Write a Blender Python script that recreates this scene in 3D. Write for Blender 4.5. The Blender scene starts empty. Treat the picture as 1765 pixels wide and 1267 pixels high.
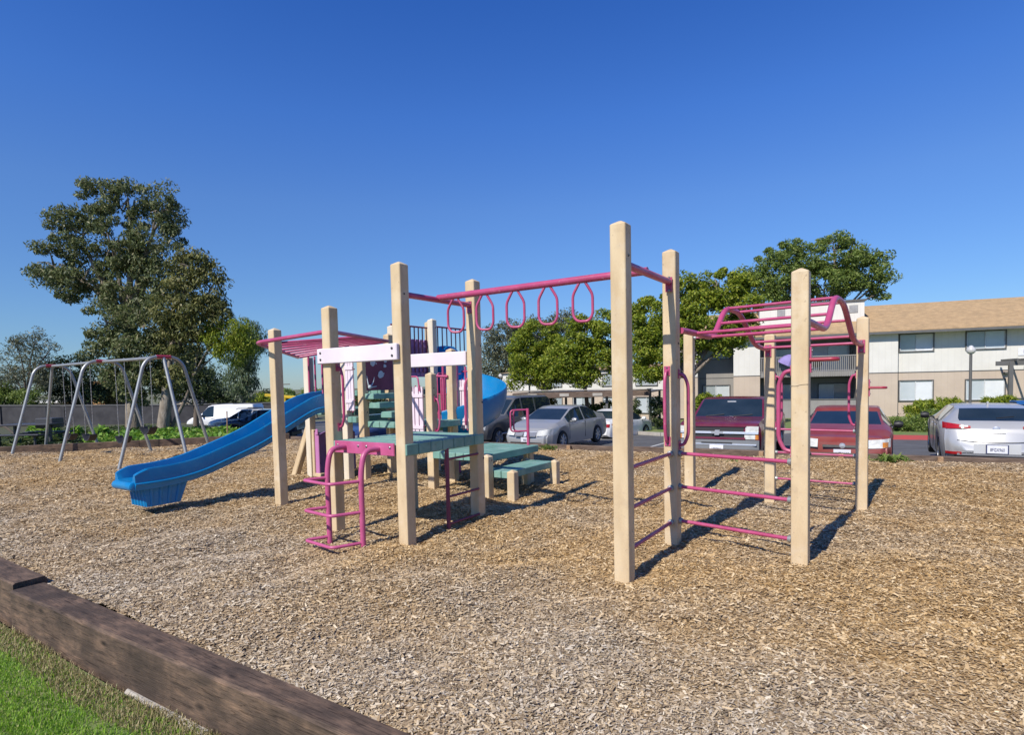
import bpy, bmesh, math, random
import numpy as np
from mathutils import Vector, Matrix
random.seed(7)
rng = np.random.default_rng(11)
R = math.radians
scene = bpy.context.scene
COL = scene.collection

# ------------------------------------------------------------------ camera, sky, sun, exposure
EYE = 1.569
F_PX, PITCH, ROLL, SHIFT = 1008.0, 0.0505, -0.0224, 78.0
cp, sp, cr, sr = math.cos(PITCH), math.sin(PITCH), math.cos(ROLL), math.sin(ROLL)
cam_d = bpy.data.cameras.new('camera'); cam = bpy.data.objects.new('camera', cam_d); COL.objects.link(cam)
cam_d.sensor_fit = 'HORIZONTAL'; cam_d.sensor_width = 36.0; cam_d.lens = 36.0 * F_PX / 1765.0
cam_d.shift_y = SHIFT / 1765.0
cam_d.clip_start = 0.05; cam_d.clip_end = 3000
rt = Vector((cr, sr * sp, sr * cp)); up = Vector((-sr, cr * sp, cr * cp)); fw = Vector((0, cp, -sp))
m = Matrix((rt, up, -fw)).transposed().to_4x4(); m.translation = Vector((0, 0, EYE))
cam.matrix_world = m
scene.camera = cam

SUN_TO = Vector((-0.605 * math.cos(R(44)), -0.797 * math.cos(R(44)), math.sin(R(44))))
w = bpy.data.worlds.new('World'); scene.world = w; w.use_nodes = True
nt = w.node_tree; nt.nodes.clear()
sky = nt.nodes.new('ShaderNodeTexSky'); sky.sky_type = 'NISHITA'; sky.sun_disc = False
sky.sun_elevation = R(44); sky.sun_rotation = math.atan2(-0.605, -0.797)
sky.altitude = 0; sky.air_density = 1.0; sky.dust_density = 0.1; sky.ozone_density = 3.0
bg = nt.nodes.new('ShaderNodeBackground'); bg.inputs[1].default_value = 0.092
wo = nt.nodes.new('ShaderNodeOutputWorld')
tc = nt.nodes.new('ShaderNodeTexCoord'); sx = nt.nodes.new('ShaderNodeSeparateXYZ'); nt.links.new(tc.outputs['Generated'], sx.inputs[0])
sr_ = nt.nodes.new('ShaderNodeValToRGB'); nt.links.new(sx.outputs[2], sr_.inputs[0])       # cleaner, bluer air than the model's default
for k_, (p_, c_) in enumerate(((0.0, (.50, .68, .96)), (.10, (.55, .77, 1.08)), (.28, (.60, .89, 1.36)), (.40, (.47, .87, 1.56)), (.55, (.31, .74, 1.55)), (1.0, (.24, .62, 1.35)))):
    e_ = sr_.color_ramp.elements[k_] if k_ < 2 else sr_.color_ramp.elements.new(p_)
    e_.position = p_; e_.color = (*c_, 1)
mx_ = nt.nodes.new('ShaderNodeMix'); mx_.data_type = 'RGBA'; mx_.blend_type = 'MULTIPLY'; mx_.inputs[0].default_value = 1.0
nt.links.new(sky.outputs[0], mx_.inputs[6]); nt.links.new(sr_.outputs[0], mx_.inputs[7])
nt.links.new(mx_.outputs[2], bg.inputs[0]); nt.links.new(bg.outputs[0], wo.inputs[0])
sun_d = bpy.data.lights.new('sun', 'SUN'); sun_d.energy = 5.0; sun_d.angle = R(0.53); sun_d.color = (1.0, 0.94, 0.84)
sun = bpy.data.objects.new('sun', sun_d); COL.objects.link(sun)
sun.rotation_euler = SUN_TO.to_track_quat('Z', 'Y').to_euler(); sun.location = (0, 0, 30)
scene.view_settings.view_transform = 'Standard'; scene.view_settings.look = 'None'
scene.view_settings.exposure = 0.17; scene.view_settings.gamma = 1.0
scene.view_settings.use_curve_mapping = False

# ------------------------------------------------------------------ measuring helpers (photo pixel -> real point)
def ray(px, py):
    a = px - 882.5; b = py - 633.5 - SHIFT
    uu = a * cr + b * sr; vv = -a * sr + b * cr
    x, y, z = uu / F_PX, 1.0, -vv / F_PX
    return Vector((x, y * cp + z * sp, -y * sp + z * cp))
CAM = Vector((0, 0, EYE))
def G(px, py, z=0.0):
    d = ray(px, py); return CAM + d * ((z - EYE) / d.z)
def at(px, py, Y):
    d = ray(px, py); return CAM + d * (Y / d.y)
O3 = Vector((-1.04, 5.62, 0)); U = Vector((.8325, -.554, 0)); V = Vector((.554, .8325, 0)); Z = Vector((0, 0, 1))
def W(a, b, z=0.0): return O3 + U * a + V * b + Z * z
def plane(px, py, P, n):
    d = ray(px, py); return CAM + d * ((P - CAM).dot(n) / d.dot(n))
def pv(px, py, c): return plane(px, py, W(0, c), V)
def pu(px, py, c): return plane(px, py, W(c, 0), U)

# ------------------------------------------------------------------ object helpers
def tag(o, label=None, cat=None, group=None, kind=None):
    if label: o['label'] = label
    if cat: o['category'] = cat
    if group: o['group'] = group
    if kind: o['kind'] = kind
    return o
OFF = {}
def thing(name, label, cat, loc, rz=0.0, group=None):
    o = bpy.data.objects.new(name, None); COL.objects.link(o); o.empty_display_size = .2
    o.location = loc; o.rotation_euler = (0, 0, rz)
    OFF[o.name] = Vector(loc) if rz == 0.0 else None
    return tag(o, label, cat, group)
def link(o, parent=None):
    COL.objects.link(o)
    if parent is not None: o.parent = parent
    return o
def copy_tree(o, parent=None):
    c = o.copy(); COL.objects.link(c)
    if parent is not None: c.parent = parent
    for ch in [k for k in o.children]: copy_tree(ch, c)
    return c

class MB:
    def __init__(s): s.v = []; s.f = []
    def add(s, vs, fs):
        n = len(s.v); s.v += [Vector(p) for p in vs]; s.f += [[i + n for i in q] for q in fs]; return s
    def hexa(s, p):  # 8 corners: bottom 4 ccw, top 4 ccw
        return s.add(p, [(3, 2, 1, 0), (4, 5, 6, 7), (0, 1, 5, 4), (1, 2, 6, 5), (2, 3, 7, 6), (3, 0, 4, 7)])
    def box(s, c, sx, sy, sz, ax=Vector((1, 0, 0)), ay=Vector((0, 1, 0)), az=Z):
        c = Vector(c); X = ax * sx / 2; Y = ay * sy / 2; H = az * sz / 2
        return s.hexa([c - X - Y - H, c + X - Y - H, c + X + Y - H, c - X + Y - H, c - X - Y + H, c + X - Y + H, c + X + Y + H, c - X + Y + H])
    def rbox(s, c, sx, sy, sz, ax=Vector((1, 0, 0)), ay=Vector((0, 1, 0)), az=Z, b=.012):
        # box with chamfered edges along ax
        c = Vector(c); hx, hy, hz = sx / 2, sy / 2, sz / 2; b = min(b, hy * .6, hz * .6)
        prof = [(-hy + b, -hz), (hy - b, -hz), (hy, -hz + b), (hy, hz - b), (hy - b, hz), (-hy + b, hz), (-hy, hz - b), (-hy, -hz + b)]
        vs = []
        for x, k in ((-hx, .0), (-hx + 0, 0)):
            pass
        for x, sc in ((-hx, b), (-hx + b, 0), (hx - b, 0), (hx, b)):
            for (y, z) in prof:
                yy = max(-hy + sc, min(hy - sc, y)); zz = max(-hz + sc, min(hz - sc, z))
                vs.append(c + ax * x + ay * yy + az * zz)
        fs = [tuple(range(7, -1, -1)), tuple(range(24, 32))]
        for k in range(3):
            for i in range(8):
                j = (i + 1) % 8; fs.append((k * 8 + i, k * 8 + j, k * 8 + 8 + j, k * 8 + 8 + i))
        return s.add(vs, fs)
    def prism(s, poly, d):  # planar polygon extruded by vector d
        n = len(poly); d = Vector(d); vs = [Vector(p) for p in poly] + [Vector(p) + d for p in poly]
        fs = [tuple(range(n - 1, -1, -1)), tuple(range(n, 2 * n))] + [(i, (i + 1) % n, n + (i + 1) % n, n + i) for i in range(n)]
        return s.add(vs, fs)
    def tube(s, pts, r, n=10, cap=True, closed=False, r1=None):
        P = [Vector(p) for p in pts]; m_ = len(P); vs = []; N = None
        for i, p in enumerate(P):
            if closed: t = (P[(i + 1) % m_] - P[i - 1]).normalized()
            else: t = (P[min(i + 1, m_ - 1)] - P[max(i - 1, 0)]).normalized()
            if N is None:
                N = t.orthogonal().normalized()
            N = (N - t * N.dot(t)); N = N.normalized() if N.length > 1e-6 else t.orthogonal().normalized()
            B = t.cross(N); rr = r if r1 is None else r + (r1 - r) * i / max(1, m_ - 1)
            if isinstance(r, (list, tuple)): rr = r[i]
            for k in range(n):
                a = 2 * math.pi * k / n; vs.append(p + N * math.cos(a) * rr + B * math.sin(a) * rr)
        fs = []
        for i in range(m_ if closed else m_ - 1):
            i2 = (i + 1) % m_
            for k in range(n):
                k2 = (k + 1) % n; fs.append((i * n + k, i * n + k2, i2 * n + k2, i2 * n + k))
        if cap and not closed:
            fs.append(tuple(range(n - 1, -1, -1))); fs.append(tuple((m_ - 1) * n + k for k in range(n)))
        return s.add(vs, fs)
    def lathe(s, prof, c, axis=Z, n=20, a0=0, a1=2 * math.pi):
        axis = Vector(axis).normalized(); X = axis.orthogonal().normalized(); Y = axis.cross(X); c = Vector(c)
        full = abs(a1 - a0 - 2 * math.pi) < 1e-6; cnt = n if full else n + 1; vs = []
        for k in range(cnt):
            a = a0 + (a1 - a0) * k / n; d = X * math.cos(a) + Y * math.sin(a)
            for (r_, h) in prof: vs.append(c + d * r_ + axis * h)
        m_ = len(prof); fs = []
        for k in range(n):
            k2 = (k + 1) % cnt
            for i in range(m_ - 1): fs.append((k * m_ + i, k2 * m_ + i, k2 * m_ + i + 1, k * m_ + i + 1))
        return s.add(vs, fs)
    def ball(s, c, r, n=12, mm=8, sz=1.0):
        prof = [(max(1e-4, r * math.sin(math.pi * i / mm)), -r * sz * math.cos(math.pi * i / mm)) for i in range(mm + 1)]
        return s.lathe(prof, c, Z, n)
    def build(s, name, mat, parent=None, ang=35, off=None, wn=True):
        me = bpy.data.meshes.new(name)
        if off is None:
            off = Vector((0, 0, 0))
            if parent is not None:
                q = parent
                while q.parent is not None: q = q.parent
                o_ = OFF.get(q.name); off = o_ if o_ is not None else off
        me.from_pydata([tuple(p - off) for p in s.v], [], s.f)
        bm = bmesh.new(); bm.from_mesh(me); bmesh.ops.recalc_face_normals(bm, faces=bm.faces); bm.to_mesh(me); bm.free()
        if ang: me.shade_smooth(); me.set_sharp_from_angle(angle=R(ang))
        me.materials.append(mat)
        o = link(bpy.data.objects.new(name, me), parent)
        if ang and wn: md = o.modifiers.new('wn', 'WEIGHTED_NORMAL'); md.keep_sharp = True; md.weight = 70
        return o

def fillet(pts, r=.05, n=5, closed=False):
    P = [Vector(p) for p in pts]; out = []; m_ = len(P)
    for i, p in enumerate(P):
        if not closed and i in (0, m_ - 1): out.append(p); continue
        a = P[i - 1]; b = P[(i + 1) % m_]
        rr = min(r, (a - p).length * .49, (b - p).length * .49)
        p0 = p + (a - p).normalized() * rr; p1 = p + (b - p).normalized() * rr
        for k in range(n + 1):
            t = k / n; out.append(p0 * (1 - t) ** 2 + p * 2 * t * (1 - t) + p1 * t * t)
    return out
def smooth_path(pts, n=6):
    P = [Vector(p) for p in pts]; out = []
    for i in range(len(P) - 1):
        a = P[max(i - 1, 0)]; b = P[i]; c = P[i + 1]; d = P[min(i + 2, len(P) - 1)]
        for k in range(n):
            t = k / n
            out.append(.5 * ((2 * b) + (c - a) * t + (2 * a - 5 * b + 4 * c - d) * t * t + (3 * b - a - 3 * c + d) * t ** 3))
    out.append(P[-1]); return out
def np_mesh(name, verts, k, mat, parent=None, smooth=False):
    me = bpy.data.meshes.new(name); n = len(verts); f = n // k
    me.vertices.add(n); me.vertices.foreach_set('co', np.ascontiguousarray(verts, dtype=np.float32).ravel())
    me.loops.add(n); me.loops.foreach_set('vertex_index', np.arange(n, dtype=np.int32))
    me.polygons.add(f); me.polygons.foreach_set('loop_start', np.arange(0, n, k, dtype=np.int32))
    me.polygons.foreach_set('loop_total', np.full(f, k, dtype=np.int32))
    me.update(calc_edges=True); me.materials.append(mat)
    return link(bpy.data.objects.new(name, me), parent)

# ------------------------------------------------------------------ materials
def new_mat(name):
    mt = bpy.data.materials.new(name); mt.use_nodes = True; n = mt.node_tree
    for x in list(n.nodes): n.nodes.remove(x)
    o = n.nodes.new('ShaderNodeOutputMaterial'); p = n.nodes.new('ShaderNodeBsdfPrincipled')
    n.links.new(p.outputs[0], o.inputs[0]); return mt, n, p, o
def nd(n, t, **kw):
    x = n.nodes.new(t)
    for k, val in kw.items():
        if k in x.inputs.keys() if isinstance(k, str) else False: x.inputs[k].default_value = val
        else: setattr(x, k, val)
    return x
def ramp(n, fac, stops, interp='LINEAR'):
    r = n.nodes.new('ShaderNodeValToRGB'); r.color_ramp.interpolation = interp; e = r.color_ramp.elements
    while len(e) < len(stops): e.new(.5)
    for el, (p, c) in zip(e, stops): el.position = p; el.color = (*c, 1)
    n.links.new(fac, r.inputs[0]); return r
def mix(n, fac, a, b, mode='MIX'):
    x = n.nodes.new('ShaderNodeMix'); x.data_type = 'RGBA'; x.blend_type = mode
    for sock, val in ((x.inputs[0], fac), (x.inputs[6], a), (x.inputs[7], b)):
        if hasattr(val, 'is_linked') or hasattr(val, 'links'): n.links.new(val, sock)
        else: sock.default_value = val if not isinstance(val, tuple) else (*val, 1)
    return x.outputs[2]
def coords(n, sc=(1, 1, 1), kind='Object'):
    t = n.nodes.new('ShaderNodeTexCoord'); mp = n.nodes.new('ShaderNodeMapping'); mp.inputs[3].default_value = sc
    n.links.new(t.outputs[kind], mp.inputs[0]); return mp.outputs[0]
def noise(n, vec, scale, detail=4, rough=.55):
    x = n.nodes.new('ShaderNodeTexNoise'); x.inputs['Scale'].default_value = scale; x.inputs['Detail'].default_value = detail
    x.inputs['Roughness'].default_value = rough; n.links.new(vec, x.inputs[0]); return x
def bump(n, p, h, strength=.3, dist=.01):
    b = n.nodes.new('ShaderNodeBump'); b.inputs['Strength'].default_value = strength; b.inputs['Distance'].default_value = dist
    n.links.new(h, b.inputs['Height']); n.links.new(b.outputs[0], p.inputs['Normal']); return b
def basic(name, c, rough=.5, c2=None, scale=4.0, sc=(1, 1, 1), metal=0.0, bmp=0.0, bscale=60, spec=.5, coat=0.0, lo=.35, hi=.65, bdist=.004, wear=None):
    mt, n, p, o = new_mat(name)
    p.inputs['Roughness'].default_value = rough; p.inputs['Metallic'].default_value = metal
    p.inputs['Specular IOR Level'].default_value = spec; p.inputs['Coat Weight'].default_value = coat; p.inputs['Coat Roughness'].default_value = .05
    if c2 is None: c2 = tuple(x * .82 for x in c)
    vec = coords(n, sc); ns = noise(n, vec, scale, 6)
    r = ramp(n, ns.outputs[0], [(lo, c), (hi, c2)]); col = r.outputs[0]
    if wear:
        for wc, ws, w0, w1, amt in wear:
            wn_ = noise(n, coords(n), ws, 5, .65); wr_ = ramp(n, wn_.outputs[0], [(w0, (0, 0, 0)), (w1, (amt,) * 3)]); col = mix(n, wr_.outputs[0], col, wc)
    n.links.new(col, p.inputs['Base Color'])
    rr = ramp(n, ns.outputs[0], [(.3, (rough * .85,) * 3), (.7, (min(1, rough * 1.2),) * 3)]); n.links.new(rr.outputs[0], p.inputs['Roughness'])
    if bmp:
        b2 = noise(n, vec, bscale, 3); bump(n, p, b2.outputs[0], bmp, bdist)
    return mt
M = {}
M['post'] = basic('post_plastic', (.62, .485, .305), .62, (.52, .39, .235), 2.6, (3, 3, .7), bmp=.25, bscale=45, spec=.3, wear=[((.40, .29, .18), 7, .52, .72, .55), ((.72, .62, .46), 3.5, .5, .7, .6), ((.22, .16, .11), 26, .64, .72, .6)])
M['post_pale'] = basic('post_plastic_pale', (.70, .62, .50), .6, (.60, .52, .40), 2.2, (3, 3, .7), bmp=.25, bscale=45, spec=.3)
M['pink'] = basic('pink_paint', (.44, .068, .17), .34, (.36, .05, .125), 3, bmp=.08, bscale=70, spec=.5, wear=[((.50, .16, .25), 5, .5, .72, .5), ((.40, .30, .30), 30, .66, .70, .8)])
M['mauve'] = basic('faded_pink_paint', (.50, .105, .245), .38, (.42, .075, .18), 5, bmp=.08, bscale=70)
M['burgundy'] = basic('burgundy_plastic', (.20, .035, .075), .5, (.15, .025, .055), 3)
M['white_plastic'] = basic('pale_lilac_plastic', (.74, .67, .71), .55, (.66, .57, .62), 2.5, bmp=.1, bscale=60)
M['picket'] = basic('picket_plastic', (.74, .64, .70), .5, (.68, .56, .63), 3)
M['purple'] = basic('purple_plastic', (.30, .16, .36), .5, (.24, .12, .30), 3)
M['purple_lit'] = basic('purple_plastic_lit', (.50, .20, .42), .5, (.44, .16, .36), 3)  # lighter purple: sunlight put into the colour of the panel edge
M['mint'] = basic('green_plastic', (.19, .365, .30), .6, (.14, .28, .235), 3.5, (1, 1, 1), bmp=.2, bscale=35, spec=.35, wear=[((.30, .42, .37), 5, .48, .7, .6), ((.16, .17, .13), 16, .6, .7, .5)])
M['blue'] = basic('blue_slide_plastic', (.003, .185, .43), .3, (.003, .15, .37), 2.0, bmp=.05, bscale=25, spec=.5, wear=[((.05, .24, .44), 3, .5, .75, .5), ((.16, .30, .42), 22, .64, .72, .5)])
M['steel'] = basic('galvanised_steel', (.36, .375, .37), .48, (.27, .28, .28), 7, metal=.55, bmp=.05)
M['dark_metal'] = basic('dark_metal', (.05, .05, .055), .45)
M['chain'] = basic('chain_steel', (.32, .31, .30), .5, metal=.5)
M['rubber'] = basic('black_rubber', (.018, .018, .02), .65, (.03, .03, .032), 8, bmp=.1)
M['bolt'] = basic('bolt_steel', (.25, .25, .26), .4, metal=.8)
M['red_paint'] = basic('red_paint', (.36, .035, .065), .4)
M['chrome'] = basic('chrome', (.80, .81, .83), .33, metal=.7)
M['glass'] = basic('dark_car_glass', (.012, .022, .032), .04, (.02, .032, .045), 1.5, spec=.6)
M['lamp_glass'] = basic('headlamp_glass', (.62, .62, .58), .12, (.45, .45, .42), 14, spec=.7)
M['amber'] = basic('amber_lens', (.55, .2, .03), .2)
M['red_lens'] = basic('red_lens', (.42, .012, .015), .15, (.30, .008, .01), 10)
M['black'] = basic('black_trim', (.012, .012, .013), .5)
M['plate'] = basic('plate_white', (.72, .72, .74), .4, (.66, .66, .7), 10)
M['plate_ink'] = basic('plate_ink', (.04, .05, .12), .5)
M['tyre'] = basic('tyre_rubber', (.018, .018, .018), .8, (.028, .027, .026), 12, bmp=.2)
M['rim'] = basic('alloy_rim', (.52, .53, .54), .3, metal=.7)
def paint(name, c, rough=.28, metal=.25, dust=.10):
    mt, n, p, o = new_mat(name); vec = coords(n)
    a = noise(n, vec, 3.0, 6); b = noise(n, vec, 900, 1)
    c2 = tuple(x * (1 - dust) + y * dust for x, y in zip(c, (.30, .27, .23)))
    r = ramp(n, a.outputs[0], [(.35, c), (.7, c2)]); n.links.new(r.outputs[0], p.inputs['Base Color'])
    p.inputs['Roughness'].default_value = rough; p.inputs['Metallic'].default_value = metal
    p.inputs['Coat Weight'].default_value = .35; p.inputs['Coat Roughness'].default_value = .08
    return mt

def wood(name, dark, mid, light, sc=(2.4, 10, 10), knots=True, bmp=.5):
    mt, n, p, o = new_mat(name); vec = coords(n, sc); p.inputs['Specular IOR Level'].default_value = .25
    a = noise(n, vec, 2.6, 8, .65)
    r = ramp(n, a.outputs[0], [(.28, dark), (.5, mid), (.74, light)]); col = r.outputs[0]
    if knots:
        v2 = coords(n, (2.6, 7, 7)); vo = n.nodes.new('ShaderNodeTexVoronoi'); vo.inputs['Scale'].default_value = 1.3; n.links.new(v2, vo.inputs[0])
        k = ramp(n, vo.outputs['Distance'], [(.05, (1, 1, 1)), (.22, (0, 0, 0))])
        col = mix(n, k.outputs[0], col, tuple(x * .45 for x in dark))
        v3 = coords(n, (1, 1, 1)); st = noise(n, v3, 3.2, 5); s2 = ramp(n, st.outputs[0], [(.40, (0, 0, 0)), (.66, (1, 1, 1))])
        col = mix(n, s2.outputs[0], col, light, 'MIX') if False else mix(n, s2.outputs[0], col, tuple(min(1, x * 1.0) for x in dark), 'MIX')
    vf = coords(n, (4.5, 75, 75)); f = noise(n, vf, 1.6, 6, .7); fr = ramp(n, f.outputs[0], [(.30, (.50, .47, .45)), (.46, (.95, .95, .95)), (.7, (1.22, 1.2, 1.18))])
    col = mix(n, 1.0, col, fr.outputs[0], 'MULTIPLY')
    vc = coords(n, (.9, 26, 26)); k_ = noise(n, vc, 1.1, 3, .5); kr = ramp(n, k_.outputs[0], [(.485, (1, 1, 1)), (.499, (.25, .22, .2)), (.513, (1, 1, 1))]); col = mix(n, .8, col, kr.outputs[0], 'MULTIPLY')
    n.links.new(col, p.inputs['Base Color']); p.inputs['Roughness'].default_value = .8
    bump(n, p, f.outputs[0], bmp, .006); return mt
M['timber'] = wood('stained_timber', (.062, .045, .035), (.135, .092, .066), (.25, .16, .105))
M['timber_grey'] = wood('weathered_board', (.06, .042, .034), (.13, .092, .07), (.22, .165, .13), (1, 12, 12), False, .3)
M['stump'] = wood('pale_stake', (.22, .13, .07), (.33, .21, .12), (.42, .29, .18), (8, 8, 1), False, .3)

def bark_ground(name, island):
    mt, n, p, o = new_mat(name); vec = coords(n)
    p.inputs['Roughness'].default_value = .85; p.inputs['Specular IOR Level'].default_value = .2
    if island:
        g = n.nodes.new('ShaderNodeNewGeometry'); fac = g.outputs['Random Per Island']
    else:
        vo = n.nodes.new('ShaderNodeTexVoronoi'); vo.inputs['Scale'].default_value = 42; n.links.new(vec, vo.inputs[0])
        sep = n.nodes.new('ShaderNodeSeparateColor'); n.links.new(vo.outputs['Color'], sep.inputs[0]); fac = sep.outputs[0]
    gold = ramp(n, fac, [(0, (.24, .145, .058)), (.2, (.38, .24, .10)), (.45, (.49, .325, .15)), (.7, (.57, .405, .21)), (.9, (.62, .455, .25)), (1, (.70, .55, .34))])
    grey = ramp(n, fac, [(0, (.18, .135, .095)), (.2, (.32, .245, .16)), (.42, (.42, .345, .25)), (.62, (.52, .40, .25)), (.82, (.54, .465, .36)), (1, (.66, .58, .45))])
    a = noise(n, vec, .42, 4, .6)
    dt = n.nodes.new('ShaderNodeVectorMath'); dt.operation = 'DOT_PRODUCT'; dt.inputs[1].default_value = (.554, .8325, 0); n.links.new(vec, dt.inputs[0])
    mr = n.nodes.new('ShaderNodeMapRange'); mr.inputs[1].default_value = 2.0; mr.inputs[2].default_value = 4.6; mr.inputs[3].default_value = .17; mr.inputs[4].default_value = -.07; n.links.new(dt.outputs['Value'], mr.inputs[0])
    ad = n.nodes.new('ShaderNodeMath'); ad.operation = 'ADD'; n.links.new(a.outputs[0], ad.inputs[0]); n.links.new(mr.outputs[0], ad.inputs[1])
    k = ramp(n, ad.outputs[0], [(.38, (0, 0, 0)), (.68, (1, 1, 1))])
    col = mix(n, k.outputs[0], gold.outputs[0], grey.outputs[0])
    if not island: col = mix(n, .35, col, (.22, .14, .07))
    n.links.new(col, p.inputs['Base Color'])
    nz = noise(n, vec, 55 if not island else 160, 4); bump(n, p, nz.outputs[0], .9 if not island else .3, .02 if not island else .004); return mt
M['bark'] = bark_ground('bark_mulch', False); M['chip'] = bark_ground('bark_chips', True)

def leafmat(name, stops, trans=.3, rough=.5):
    mt, n, p, o = new_mat(name)
    g = n.nodes.new('ShaderNodeNewGeometry'); r = ramp(n, g.outputs['Random Per Island'], stops)
    n.links.new(r.outputs[0], p.inputs['Base Color']); p.inputs['Roughness'].default_value = rough; p.inputs['Specular IOR Level'].default_value = .3
    t = n.nodes.new('ShaderNodeBsdfTranslucent'); hs = n.nodes.new('ShaderNodeHueSaturation'); hs.inputs['Value'].default_value = 1.3
    n.links.new(r.outputs[0], hs.inputs['Color']); n.links.new(hs.outputs[0], t.inputs[0])
    mx = n.nodes.new('ShaderNodeMixShader'); mx.inputs[0].default_value = trans
    n.links.new(p.outputs[0], mx.inputs[1]); n.links.new(t.outputs[0], mx.inputs[2]); n.links.new(mx.outputs[0], o.inputs[0]); return mt
M['leaf_euc'] = leafmat('eucalyptus_leaf', [(0, (.045, .065, .02)), (.35, (.105, .135, .05)), (.72, (.165, .195, .075)), (1, (.30, .28, .15))])
M['leaf_euc2'] = leafmat('olive_leaf', [(0, (.06, .07, .02)), (.4, (.14, .155, .05)), (.75, (.21, .215, .07)), (1, (.29, .26, .11))])
M['leaf_yel'] = leafmat('yellow_green_leaf', [(0, (.075, .12, .012)), (.4, (.17, .23, .02)), (.75, (.275, .325, .03)), (1, (.40, .40, .06))], .38)
M['leaf_mid'] = leafmat('mid_green_leaf', [(0, (.06, .10, .018)), (.4, (.14, .20, .04)), (.75, (.21, .28, .06)), (1, (.30, .34, .10))], .38)
M['leaf_grey'] = leafmat('grey_green_leaf', [(0, (.06, .07, .04)), (.4, (.12, .135, .075)), (.8, (.18, .19, .11)), (1, (.25, .23, .14))])
M['leaf_dark'] = leafmat('dark_green_leaf', [(0, (.018, .032, .012)), (.4, (.045, .07, .022)), (.8, (.08, .11, .035)), (1, (.13, .15, .05))])
M['leaf_col'] = leafmat('blue_green_leaf', [(0, (.045, .075, .035)), (.4, (.10, .145, .065)), (.8, (.16, .205, .10)), (1, (.22, .25, .13))])
M['leaf_bed'] = leafmat('groundcover_leaf', [(0, (.05, .12, .012)), (.4, (.12, .25, .025)), (.8, (.20, .34, .04)), (1, (.34, .42, .10))])
M['blade'] = leafmat('grass_blade', [(0, (.08, .17, .014)), (.4, (.17, .33, .022)), (.72, (.26, .44, .04)), (.9, (.36, .48, .08)), (1, (.55, .50, .24))], .35)
M['straw'] = leafmat('dry_grass', [(0, (.14, .15, .05)), (.4, (.30, .25, .11)), (1, (.46, .38, .22))], .2)
M['trunk'] = basic('grey_bark', (.28, .23, .18), .9, (.13, .10, .075), 3, (3, 3, .8), bmp=.8, bscale=12, bdist=.05)
M['trunk_pale'] = basic('pale_bark', (.31, .265, .21), .85, (.17, .135, .10), 3, (2, 2, .6), bmp=.6, bscale=10, bdist=.05)
M['twig'] = basic('twig_bark', (.14, .11, .085), .9)
M['asphalt'] = basic('asphalt', (.105, .105, .108), .85, (.075, .075, .078), 1.4, bmp=.4, bscale=120)
M['earth'] = basic('dry_earth', (.16, .14, .08), .95, (.10, .12, .05), .3)
M['lawn'] = basic('lawn_soil', (.11, .19, .03), .95, (.17, .18, .07), 3.0, bmp=.5, bscale=40)
M['bed_soil'] = basic('bed_soil', (.05, .075, .02), .95, (.08, .06, .035), 2.0)
M['concrete'] = basic('concrete', (.42, .39, .34), .85, (.33, .30, .26), 3, bmp=.2)
M['red_kerb'] = basic('red_kerb_paint', (.42, .05, .055), .6, (.34, .06, .06), 4)
M['line_white'] = basic('road_paint', (.62, .62, .6), .7)

def siding(name, c, c2, period=.30):
    mt, n, p, o = new_mat(name); t = n.nodes.new('ShaderNodeTexCoord'); sep = n.nodes.new('ShaderNodeSeparateXYZ'); n.links.new(t.outputs['Object'], sep.inputs[0])
    # vertical grooves every `period` metres along the facade
    mm = n.nodes.new('ShaderNodeMath'); mm.operation = 'DIVIDE'; mm.inputs[1].default_value = period; n.links.new(sep.outputs[0], mm.inputs[0])
    fr = n.nodes.new('ShaderNodeMath'); fr.operation = 'FRACT'; n.links.new(mm.outputs[0], fr.inputs[0])
    g = ramp(n, fr.outputs[0], [(.0, (0, 0, 0)), (.05, (1, 1, 1)), (.95, (1, 1, 1)), (1.0, (0, 0, 0))])
    a = noise(n, t.outputs['Object'], 1.2, 5); r = ramp(n, a.outputs[0], [(.35, c), (.7, c2)])
    col = mix(n, g.outputs[0], tuple(x * .88 for x in c), r.outputs[0]); n.links.new(col, p.inputs['Base Color'])
    p.inputs['Roughness'].default_value = .8; bump(n, p, g.outputs[0], .4, .01); return mt
M['side_white'] = siding('white_siding', (.66, .64, .59), (.60, .58, .53))
M['side_tan'] = siding('tan_siding', (.50, .41, .325), (.45, .365, .29))
M['side_grey_and_shade'] = siding('grey_siding_and_shade', (.27, .255, .24), (.23, .22, .205))  # grey parts; also shade put into the colour of end and recess walls
M['trim'] = basic('grey_trim', (.115, .112, .108), .6)
M['trim_light'] = basic('window_frame', (.62, .63, .64), .4)
M['blind'] = basic('window_blind', (.66, .68, .69), .5, (.58, .6, .62), 2, spec=.6)
M['pane'] = basic('window_pane', (.27, .31, .32), .06, (.36, .40, .41), .8, spec=.9)
M['pane_blind'] = basic('window_pane_with_blind', (.50, .54, .56), .08, (.42, .47, .50), 1.0, spec=.8)
def shingle():
    mt, n, p, o = new_mat('tan_shingle'); vec = coords(n)
    b = n.nodes.new('ShaderNodeTexBrick'); b.inputs['Scale'].default_value = 6.5; b.inputs['Brick Width'].default_value = .9; b.inputs['Row Height'].default_value = .45
    b.inputs['Color1'].default_value = (.44, .305, .165, 1); b.inputs['Color2'].default_value = (.37, .25, .13, 1); b.inputs['Mortar'].default_value = (.28, .19, .10, 1); b.inputs['Mortar Size'].default_value = .012
    n.links.new(vec, b.inputs[0]); a = noise(n, vec, 3, 5); r = ramp(n, a.outputs[0], [(.3, (.8, .8, .8)), (.7, (1.1, 1.08, 1.05))])
    n.links.new(mix(n, 1.0, b.outputs[0], r.outputs[0], 'MULTIPLY'), p.inputs['Base Color']); p.inputs['Roughness'].default_value = .95; return mt
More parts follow.
